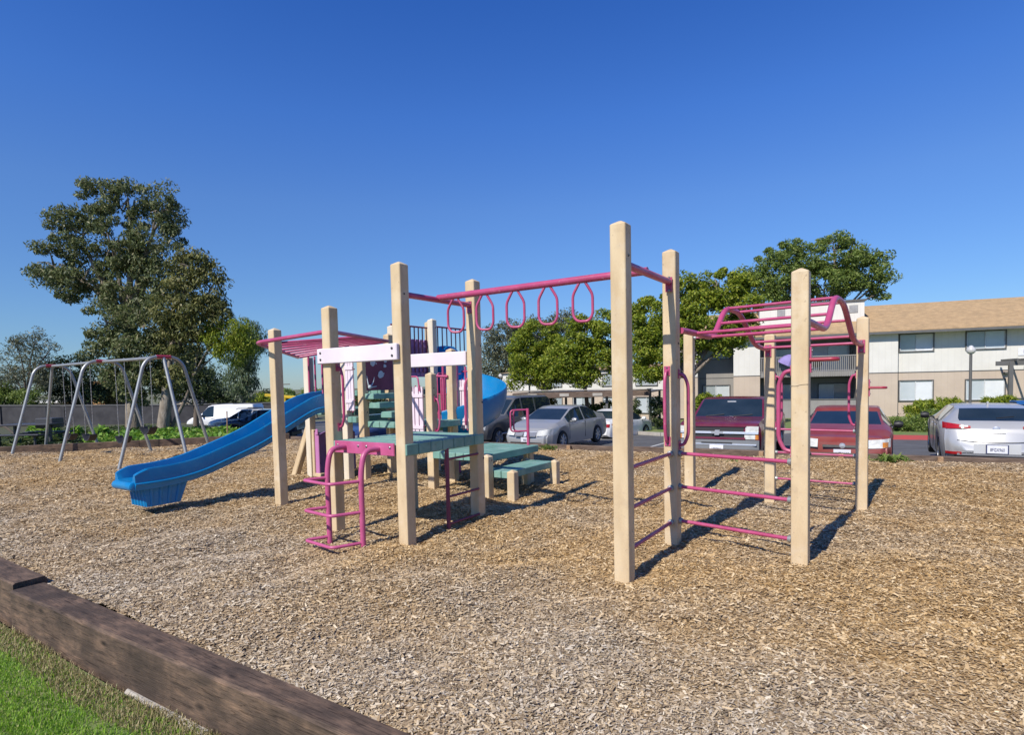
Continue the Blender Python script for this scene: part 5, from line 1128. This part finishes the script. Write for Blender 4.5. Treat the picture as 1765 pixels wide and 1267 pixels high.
# picnic table and park grill
p = at(52, 765, 18.6); z0 = -.12; r_ = thing('picnic_table', 'dark metal picnic table in the shade at the far left by the wall', 'picnic table', (p.x, p.y, z0)); 
def pb(c, sx, sy, sz, name): mb = MB(); mb.rbox(Vector((p.x, p.y, z0)) + Vector(c), sx, sy, sz, b=.01); mb.build(name, M['dark_metal'], r_)
pb((0.1, 0, .72), 1.5, .75, .05, 'table_top'); pb((0.05, -.65, .43), 1.7, .26, .04, 'bench_seat'); pb((0.1, .65, .43), 1.5, .26, .04, 'bench_seat')
for sx in (-.45, .65): pb((sx, 0, .36), .07, .08, .70, 'leg'); pb((sx, 0, .40), .06, 1.4, .05, 'bench_support'); pb((sx, -.6, .2), .05, .06, .42, 'leg')
p = at(88, 765, 18.9); z0 = -.12; r_ = thing('park_grill', 'dark box grill on a post beside the picnic table', 'grill', (p.x, p.y, z0)); mb = MB(); mb.tube([(p.x, p.y, z0), (p.x, p.y, .45)], .05, 8); mb.build('post', M['dark_metal'], r_); mb = MB(); mb.rbox((p.x, p.y, .62), .56, .5, .32, b=.02); mb.build('fire_box', M['dark_metal'], r_); mb = MB(); mb.tube([(p.x - .1, p.y, .78), (p.x - .1, p.y, 1.15)], .015, 6); mb.build('grate_lever', M['dark_metal'], r_)
p = at(12, 745, 21); r_ = thing('curved_plant', 'thin leaning dark dry stalk against the wall at the left edge', 'plant', (p.x, p.y, -.2)); mb = MB(); mb.tube(smooth_path([(p.x + .45, p.y, -.2), (p.x + .2, p.y, .2), (p.x - .1, p.y, .42), (p.x - .25, p.y, .46)], 5), .025, 6, r1=.05); mb.build('stalk', M['twig'], r_)
# EOF-PART4

# ------------------------------------------------------------------ trees and plants
def unit(n_):
    a = rng.normal(size=(n_, 3)); return a / np.linalg.norm(a, axis=1)[:, None]
def leaf_cards(c, nrm, size, width, droop=0.0):
    n_ = len(c); t = unit(n_); t[:, 2] -= droop; t = t - nrm * (t * nrm).sum(1)[:, None]; t /= np.linalg.norm(t, axis=1)[:, None] + 1e-9; b = np.cross(nrm, t)
    L = (size * rng.uniform(.6, 1.35, n_))[:, None]; w_ = L * width
    return np.stack([c - t * L * .5, c + b * w_ * .5 - t * L * .08, c + t * L * .5, c - b * w_ * .5 - t * L * .08], 1).reshape(-1, 3)
def crown_leaves(ells, nsub, rsub, nleaf, size, width, droop, fill=.55, flat=1.0):
    vol = np.array([e[1][0] * e[1][1] * e[1][2] for e in ells]) ** .72; pr = vol / vol.sum(); subs = []
    for e, k in zip(ells, np.maximum(3, (pr * nsub).astype(int))):
        d = unit(k); r_ = rng.uniform(fill, 1.0, k) ** .6; subs.append(np.array(e[0]) + d * r_[:, None] * np.array(e[1]))
    subs = np.concatenate(subs); ns = len(subs); rs = rsub * rng.uniform(.55, 1.35, ns)
    i = rng.integers(0, ns, nleaf); d = unit(nleaf); rr = rng.uniform(.25, 1.0, nleaf) ** .55
    stretch = np.array([1, 1, .72 * flat])
    c = subs[i] + d * (rr * rs[i])[:, None] * stretch
    nr = d * .8 + unit(nleaf) * .9 + np.array([0, 0, .35]); nr /= np.linalg.norm(nr, axis=1)[:, None]
    return leaf_cards(c, nr, np.full(nleaf, size), width, droop), subs
def tree(name, lab, base, clumps, D, nsub, rsub, nleaf, size, width, mat, tr=.25, tmat='trunk', droop=.0, depth=.8, group=None, lean=None, limbs=14, fork=None, fill=.55, cat='tree'):
    base = Vector(base); r_ = thing(name, lab, cat, base, 0, group)
    ells = []
    for k in clumps:
        px, py, rx, ry = k[:4]; dd = k[4] if len(k) > 4 else 0; p = at(px, py, D + dd); s = (D + dd) / 1008.0
        ells.append(((p.x, p.y, p.z), (rx * s, max(rx, ry) * s * depth, ry * s)))
    lv, subs = crown_leaves(ells, nsub, rsub, nleaf, size, width, droop, fill)
    np_mesh('crown', lv - np.array(base), 4, M[mat], r_)
    if tr <= 0: return r_
    mb = MB(); top = Vector(max(ells, key=lambda e: e[0][2])[0]); cen = sum((Vector(e[0]) for e in ells), Vector()) / len(ells)
    zf = fork if fork is not None else base.z + (cen.z - base.z) * .55
    fk = Vector(((base.x * .5 + cen.x * .5), (base.y * .5 + cen.y * .5), zf)) if lean is None else Vector(lean)
    path = smooth_path([base - Z * .3, base + Z * .25, base.lerp(fk, .55) + Vector((.06, 0, 0)), fk], 5)
    rad = [tr * (1.55 if i < 2 else 1.0 - .45 * i / len(path)) for i in range(len(path))]; mb.tube(path, rad, 12)
    order = sorted(ells, key=lambda e: -e[1][0] * e[1][2])[:limbs]
    for e in order:
        c = Vector(e[0]); mid = fk.lerp(c, .5) + Vector((rng.uniform(-.2, .2), rng.uniform(-.2, .2), rng.uniform(-.1, .35))); q = smooth_path([fk - Z * .15, mid, c.lerp(mid, .15)], 5)
        mb.tube(q, tr * .46, 7, r1=tr * .06)
        for k in range(5):
            d = Vector(unit(1)[0]) * e[1][0] * .85; mb.tube([c.lerp(mid, .3 * (k % 3)), c + d * .35 + Z * .05, c + d * .7], tr * .13, 5, r1=.012)
    mb.build('trunk', M[tmat], r_, 60); return r_
# left: the big eucalyptus, its neighbour and the trees behind the wall
b = at(231, 745, 28.0)
tree('eucalyptus_tree', 'tallest tree, a dark spreading eucalyptus behind the swings', (b.x, b.y, -.42), [(165, 340, 40, 34), (222, 342, 40, 36), (280, 362, 40, 42), (130, 398, 44, 46), (195, 415, 62, 55), (265, 430, 50, 58), (92, 455, 40, 40), (74, 468, 24, 22), (145, 478, 55, 46), (222, 500, 62, 52), (283, 490, 32, 50), (130, 505, 30, 22), (185, 560, 38, 40, -1), (240, 560, 46, 52, -1.2), (190, 610, 40, 42, -1), (238, 625, 44, 50, -1.4), (285, 610, 32, 50, -.6), (200, 662, 34, 28, -1), (255, 672, 40, 24, -1.2), (215, 590, 30, 30, -1.8), (262, 640, 26, 30, -1.6), (300, 395, 18, 24), (150, 320, 16, 12)], 28.0, 480, .45, 60000, .185, .33, 'leaf_euc', .42, 'trunk_pale', droop=1.1, lean=tuple(at(222, 560, 28.2)), group=None, fill=.35, depth=.7)
b = at(281, 733, 26.5)
tree('eucalyptus_tree', 'olive green tree with pale limbs right behind the tallest tree', (b.x, b.y, -.35), [(330, 462, 38, 32), (362, 498, 36, 42), (330, 540, 45, 45), (300, 520, 36, 55), (375, 530, 22, 30), (308, 585, 34, 36), (318, 440, 18, 14), (345, 590, 22, 22), (320, 640, 20, 24), (290, 660, 20, 16)], 26.5, 160, .45, 15000, .19, .36, 'leaf_euc2', .32, 'trunk_pale', droop=1.2, lean=tuple(at(290, 610, 26.7)), fill=.3, depth=.7)
b = at(296, 733, 26.8)
tree('pepper_tree', 'yellow green drooping tree to the right of the tallest tree', (b.x, b.y, -.35), [(395, 575, 34, 28), (372, 590, 26, 26), (415, 592, 24, 30), (395, 608, 30, 22), (360, 575, 16, 18)], 26.5, 90, .38, 9500, .14, .30, 'leaf_yel', .10, 'trunk', droop=1.6, fill=.3, lean=tuple(at(335, 640, 26.6)))
b = at(338, 728, 36.0)
tree('evergreen_tree', 'dark dense evergreen above the white van', (b.x, b.y, -.7), [(330, 640, 28, 36), (345, 668, 28, 26), (315, 665, 20, 26), (330, 610, 14, 22)], 36.0, 70, .55, 9000, .18, .4, 'leaf_dark', .2, 'twig', fill=.4)
b = at(416, 702, 50.0)
tree('weeping_tree', 'tall narrow weeping blue green tree left of the leftmost tan post', (b.x, b.y, -2.2), [(428, 580, 24, 28), (420, 610, 22, 34), (415, 650, 20, 38), (436, 600, 16, 30), (405, 660, 12, 25), (428, 665, 12, 25)], 50.0, 120, .75, 14000, .28, .22, 'leaf_col', .25, 'twig', droop=2.6, fill=.3)
b = at(40, 712, 50)
tree('street_tree', 'thin twiggy grey green tree at the far left with sparse tips', (b.x, b.y, -2), [(20, 640, 34, 40), (55, 625, 26, 40), (60, 585, 12, 26), (30, 592, 20, 18), (75, 660, 24, 32), (10, 675, 30, 22), (88, 600, 8, 10)], 50.0, 110, .8, 8500, .24, .28, 'leaf_grey', .22, 'twig', fill=.2)
b = at(120, 706, 53)
tree('garden_tree', 'mid green rounded tree over the wall behind the swing beam', (b.x, b.y, -2), [(100, 650, 26, 32), (130, 645, 30, 34), (160, 655, 24, 34), (145, 680, 24, 18), (115, 680, 22, 16)], 53.0, 90, .8, 10000, .26, .4, 'leaf_dark', .2, 'twig')
b = at(20, 708, 49)
tree('garden_tree', 'light green bush like tree over the wall at the left edge', (b.x, b.y, -2), [(15, 680, 26, 18), (50, 685, 26, 14), (-20, 680, 30, 25)], 49.0, 50, .6, 6500, .2, .4, 'leaf_mid', .12, 'twig', cat='tree')
b = at(200, 704, 56)
tree('garden_tree', 'olive tree over the wall between the raw plywood frame and the big trunks', (b.x, b.y, -2), [(200, 665, 24, 26), (190, 685, 22, 14), (222, 680, 20, 18)], 56.0, 45, .8, 5000, .26, .4, 'leaf_euc2', .18, 'twig')
b = at(376, 700, 60)
tree('garden_tree', 'dark conical tree over the wall right of the cream house', (b.x, b.y, -2), [(365, 660, 18, 30), (380, 685, 20, 14), (400, 690, 14, 8)], 60.0, 40, .9, 4500, .3, .4, 'leaf_dark', .2, 'twig')
for px, py, rx, ry, D, lab, mt in ((497, 683, 26, 9, 80, 'low distant green treetop behind the yellow boom', 'leaf_mid'), (452, 690, 20, 9, 70, 'low yellow green shrub over the wall left of the leftmost tan post', 'leaf_yel'), (545, 682, 26, 10, 85, 'low distant treetop just behind the slide hood', 'leaf_mid'), (620, 690, 40, 10, 80, 'low distant treetop behind the play tower', 'leaf_dark'), (459, 680, 7, 9, 95, 'tiny round far treetop beside the leftmost tan post', 'leaf_grey')):
    b = at(px, py + ry, D); tree('distant_tree', lab, (b.x, b.y, -2.6), [(px, py, rx, ry), (px - rx * .5, py + ry * .3, rx * .6, ry * .8), (px + rx * .5, py + ry * .4, rx * .6, ry * .7)], D, 36, .8, 3000, .35, .45, mt, .15, 'twig', group='trees far beyond the lot')
# right: clipped yellow green trees, the tall one behind the roof, and grey green ones far off
b = at(968, 735, 34)
tree('lot_tree', 'dark yellow green rounded tree in front of the white wall', (b.x, b.y, -1.0), [(905, 612, 28, 32), (930, 585, 38, 32), (950, 622, 36, 36), (918, 645, 24, 18), (890, 635, 14, 16), (885, 655, 12, 12), (945, 650, 30, 20)], 34.0, 170, .46, 26000, .145, .5, 'leaf_yel', .17, 'twig', fill=.5, depth=.8)
b = at(1012, 735, 31.8)
tree('lot_tree', 'bright yellow green tree with lobed crown left of the tallest tan post', (b.x, b.y, -.95), [(1008, 578, 38, 30), (1040, 556, 24, 18), (992, 620, 38, 34), (1030, 620, 36, 38), (965, 618, 24, 30), (1000, 648, 30, 18), (1045, 590, 24, 30), (960, 645, 14, 12)], 31.8, 190, .42, 29000, .145, .5, 'leaf_yel', .16, 'twig', fill=.5)
b = at(1192, 728, 27)
tree('lot_tree', 'largest yellow green tree, between the two tall ring posts and the wave ladder', (b.x, b.y, -.85), [(1118, 545, 26, 38), (1102, 560, 14, 34), (1104, 600, 14, 30), (1138, 600, 38, 52), (1108, 610, 18, 42), (1180, 515, 42, 40), (1238, 498, 48, 34), (1225, 555, 56, 44), (1285, 515, 26, 42), (1250, 596, 34, 18), (1172, 578, 42, 54), (1120, 640, 24, 20), (1148, 648, 18, 16), (1262, 575, 24, 22), (1195, 480, 24, 16), (1290, 570, 18, 22)], 27.0, 360, .40, 58000, .14, .5, 'leaf_yel', .22, 'trunk', fill=.55)
b = at(1420, 640, 52)
tree('shade_tree', 'tall mid green spreading tree rising behind the apartment roof', (b.x, b.y, -1), [(1348, 450, 40, 30), (1332, 480, 42, 36), (1400, 446, 40, 28), (1450, 448, 48, 36), (1480, 472, 40, 36), (1420, 490, 58, 28), (1300, 492, 34, 26), (1520, 500, 18, 16), (1508, 478, 20, 22), (1440, 418, 28, 12), (1470, 422, 18, 12), (1375, 425, 12, 12), (1290, 470, 16, 12), (1360, 505, 40, 20), (1520, 440, 10, 10), (1525, 480, 14, 12)], 52.0, 300, .68, 44000, .235, .48, 'leaf_mid', .4, 'trunk', fill=.4)
b = at(868, 690, 66)
tree('pine_tree', 'grey green layered tree behind the spiral slide', (b.x, b.y, -2), [(875, 575, 32, 18), (852, 605, 24, 30), (888, 612, 34, 28), (846, 640, 26, 26), (875, 645, 26, 22), (845, 575, 14, 14)], 66.0, 100, 1.0, 9500, .36, .3, 'leaf_grey', .35, 'twig', fill=.2)
b = at(950, 690, 72)
tree('pine_tree', 'grey green tree showing above the clipped yellow green trees', (b.x, b.y, -2), [(938, 562, 40, 16), (968, 552, 34, 14), (985, 572, 26, 22), (915, 580, 24, 16), (955, 585, 40, 20)], 72.0, 90, 1.1, 8000, .38, .3, 'leaf_grey', .35, 'twig', fill=.2)
# shrubs
def shrub(name, lab, clumps, D, zb, nleaf, size, mat, nsub=40, rsub=.22, group=None, width=.5, droop=0):
    px, py, rx, ry = clumps[0][:4]; b = at(px, py + ry, D)
    return tree(name, lab, (b.x, b.y, zb), clumps, D, nsub, rsub, nleaf, size, width, mat, 0, group=group, cat='shrub', droop=droop)
shrub('hedge_shrub', 'wide low clipped shrub behind the red kerb', [(1590, 735, 46, 15), (1550, 738, 26, 12), (1640, 735, 40, 16), (1565, 728, 30, 12), (1610, 722, 34, 14)], 22.6, -.62, 11000, .085, 'leaf_mid', 170, .22)
shrub('strap_leaf_plant', 'tall yellow green strap leaf plants under the lower right window', [(1600, 704, 26, 12), (1630, 700, 24, 12), (1568, 712, 14, 10)], 27.5, -.7, 3200, .34, 'leaf_yel', 40, .25, width=.14, droop=-1.2)
shrub('strap_leaf_plant', 'yellow green strap leaf plants beside the pergola post', [(1712, 694, 18, 6), (1735, 692, 10, 7)], 27.5, -.7, 1500, .32, 'leaf_yel', 24, .22, width=.14, droop=-1.2)
shrub('round_shrub', 'round dark shrub by the wall left of the near ladder post', [(1137, 712, 17, 26), (1134, 695, 12, 12)], 28.0, -.95, 4500, .09, 'leaf_dark', 70, .2)
shrub('round_shrub', 'narrow dark shrub in front of the tan wall behind the white car', [(1094, 708, 12, 18)], 29.0, -.95, 2200, .09, 'leaf_dark', 30, .18)
shrub('round_shrub', 'yellow green bush at the left of the maroon pickup', [(1215, 700, 18, 22), (1235, 688, 12, 14), (1204, 712, 12, 14)], 25.5, -.8, 4200, .12, 'leaf_yel', 60, .2)
for k, (px, py, rx, ry, lab) in enumerate(((975, 712, 18, 12, 'rounded clipped hedge under the carport, leftmost of three'), (1012, 709, 22, 13, 'rounded clipped hedge under the carport, middle of three'), (1048, 706, 20, 14, 'rounded clipped hedge under the carport beside the tallest tan post'))):
    shrub('hedge_shrub', lab, [(px, py, rx, ry)], 34.5, -1.0, 3200, .10, 'leaf_mid', 50, .25, group='clipped hedges under the carport')
shrub('round_shrub', 'sunlit tan green shrub between the carport and the grey SUV', [(952, 700, 12, 16)], 33.5, -1.0, 1500, .12, 'leaf_euc2', 24, .24)
# weeds along the border
for px, py, n_, s_, lab in ((1532, 797, 170, .16, 'tuft of weeds at the far border left of the silver hatchback'), (942, 777, 110, .15, 'small weed tuft at the border in front of the silver sedan'), (1262, 799, 40, .08, 'tiny weed in the bark before the maroon pickup')):
    p = G(px, py); x = p.x + rng.normal(0, .14 if n_ > 50 else .06, n_); y = p.y + rng.normal(0, .07, n_); c = np.stack([x, y, rng.uniform(.0, .11, n_)], -1); nr = unit(n_); nr[:, 2] = abs(nr[:, 2]) + .3; nr /= np.linalg.norm(nr, axis=1)[:, None]
    o = np_mesh('weed', leaf_cards(c, nr, np.full(n_, s_), .3, -.8), 4, M['leaf_mid']); tag(o, lab, 'weed', 'weeds along the border')
# groundcover in the raised bed and leafy plants by the wall
n_ = 26000; px_x = rng.uniform(-20, -8.2, n_); px_y = rng.uniform(16.0, 30, n_)
k = inside(px_x, px_y, [(-15.2, 20.5), (-12.4, 17.0), (-9.2, 17.75), (-8.9, 20.3), (-11.4, 26.0), (-16.5, 30), (-20, 30)]); px_x = px_x[k]; px_y = px_y[k]; hb = .06 + .30 * np.clip(vn(px_x * 1.2, px_y * 1.2) + .5, 0, 1)
c = np.stack([px_x, px_y, -.06 - .033 * np.maximum(0, px_y - 16.5) + hb * rng.uniform(.2, 1, len(px_x))], -1); nr = unit(len(c)); nr[:, 2] = abs(nr[:, 2]) + .6; nr /= np.linalg.norm(nr, axis=1)[:, None]
tag(np_mesh('groundcover', leaf_cards(c, nr, np.full(len(c), .17), .6), 4, M['leaf_bed']), kind='stuff')
n_ = 9000; x = rng.uniform(-22, -10, n_); y = rng.uniform(16.8, 34, n_); hb = .05 + .5 * np.clip(vn(x * .9 + 4, y * .9) + .35, 0, 1)
c = np.stack([x, y, -.06 - .033 * np.maximum(0, y - 16.5) + hb * rng.uniform(.1, 1, n_)], -1); k = inside(x, y, [(-22, 20), (-17, 18.2), (-13.2, 17.0), (-15.0, 22), (-17.5, 29.5), (-19, 34), (-22, 34)]); c = c[k]; nr = unit(len(c)); nr[:, 2] = abs(nr[:, 2]) + .5; nr /= np.linalg.norm(nr, axis=1)[:, None]
tag(np_mesh('undergrowth', leaf_cards(c, nr, np.full(len(c), .26), .32, -.3), 4, M['leaf_dark']), kind='stuff')
for px, py, lab in ((66, 748, 'sunlit leafy clump between the picnic table and the grill'), (96, 750, 'leafy clump just right of the grill post'), (128, 752, 'leafy clump behind the leftmost swing'), (170, 750, 'leafy clump left of the big trunk')):
    shrub('leafy_plant', lab, [(px, py, 13, 11), (px + 8, py + 6, 10, 8)], 21.5, -.25, 700, .26, 'leaf_bed', 14, .22, width=.35, group='leafy plants along the wall')
# EOF-PART5
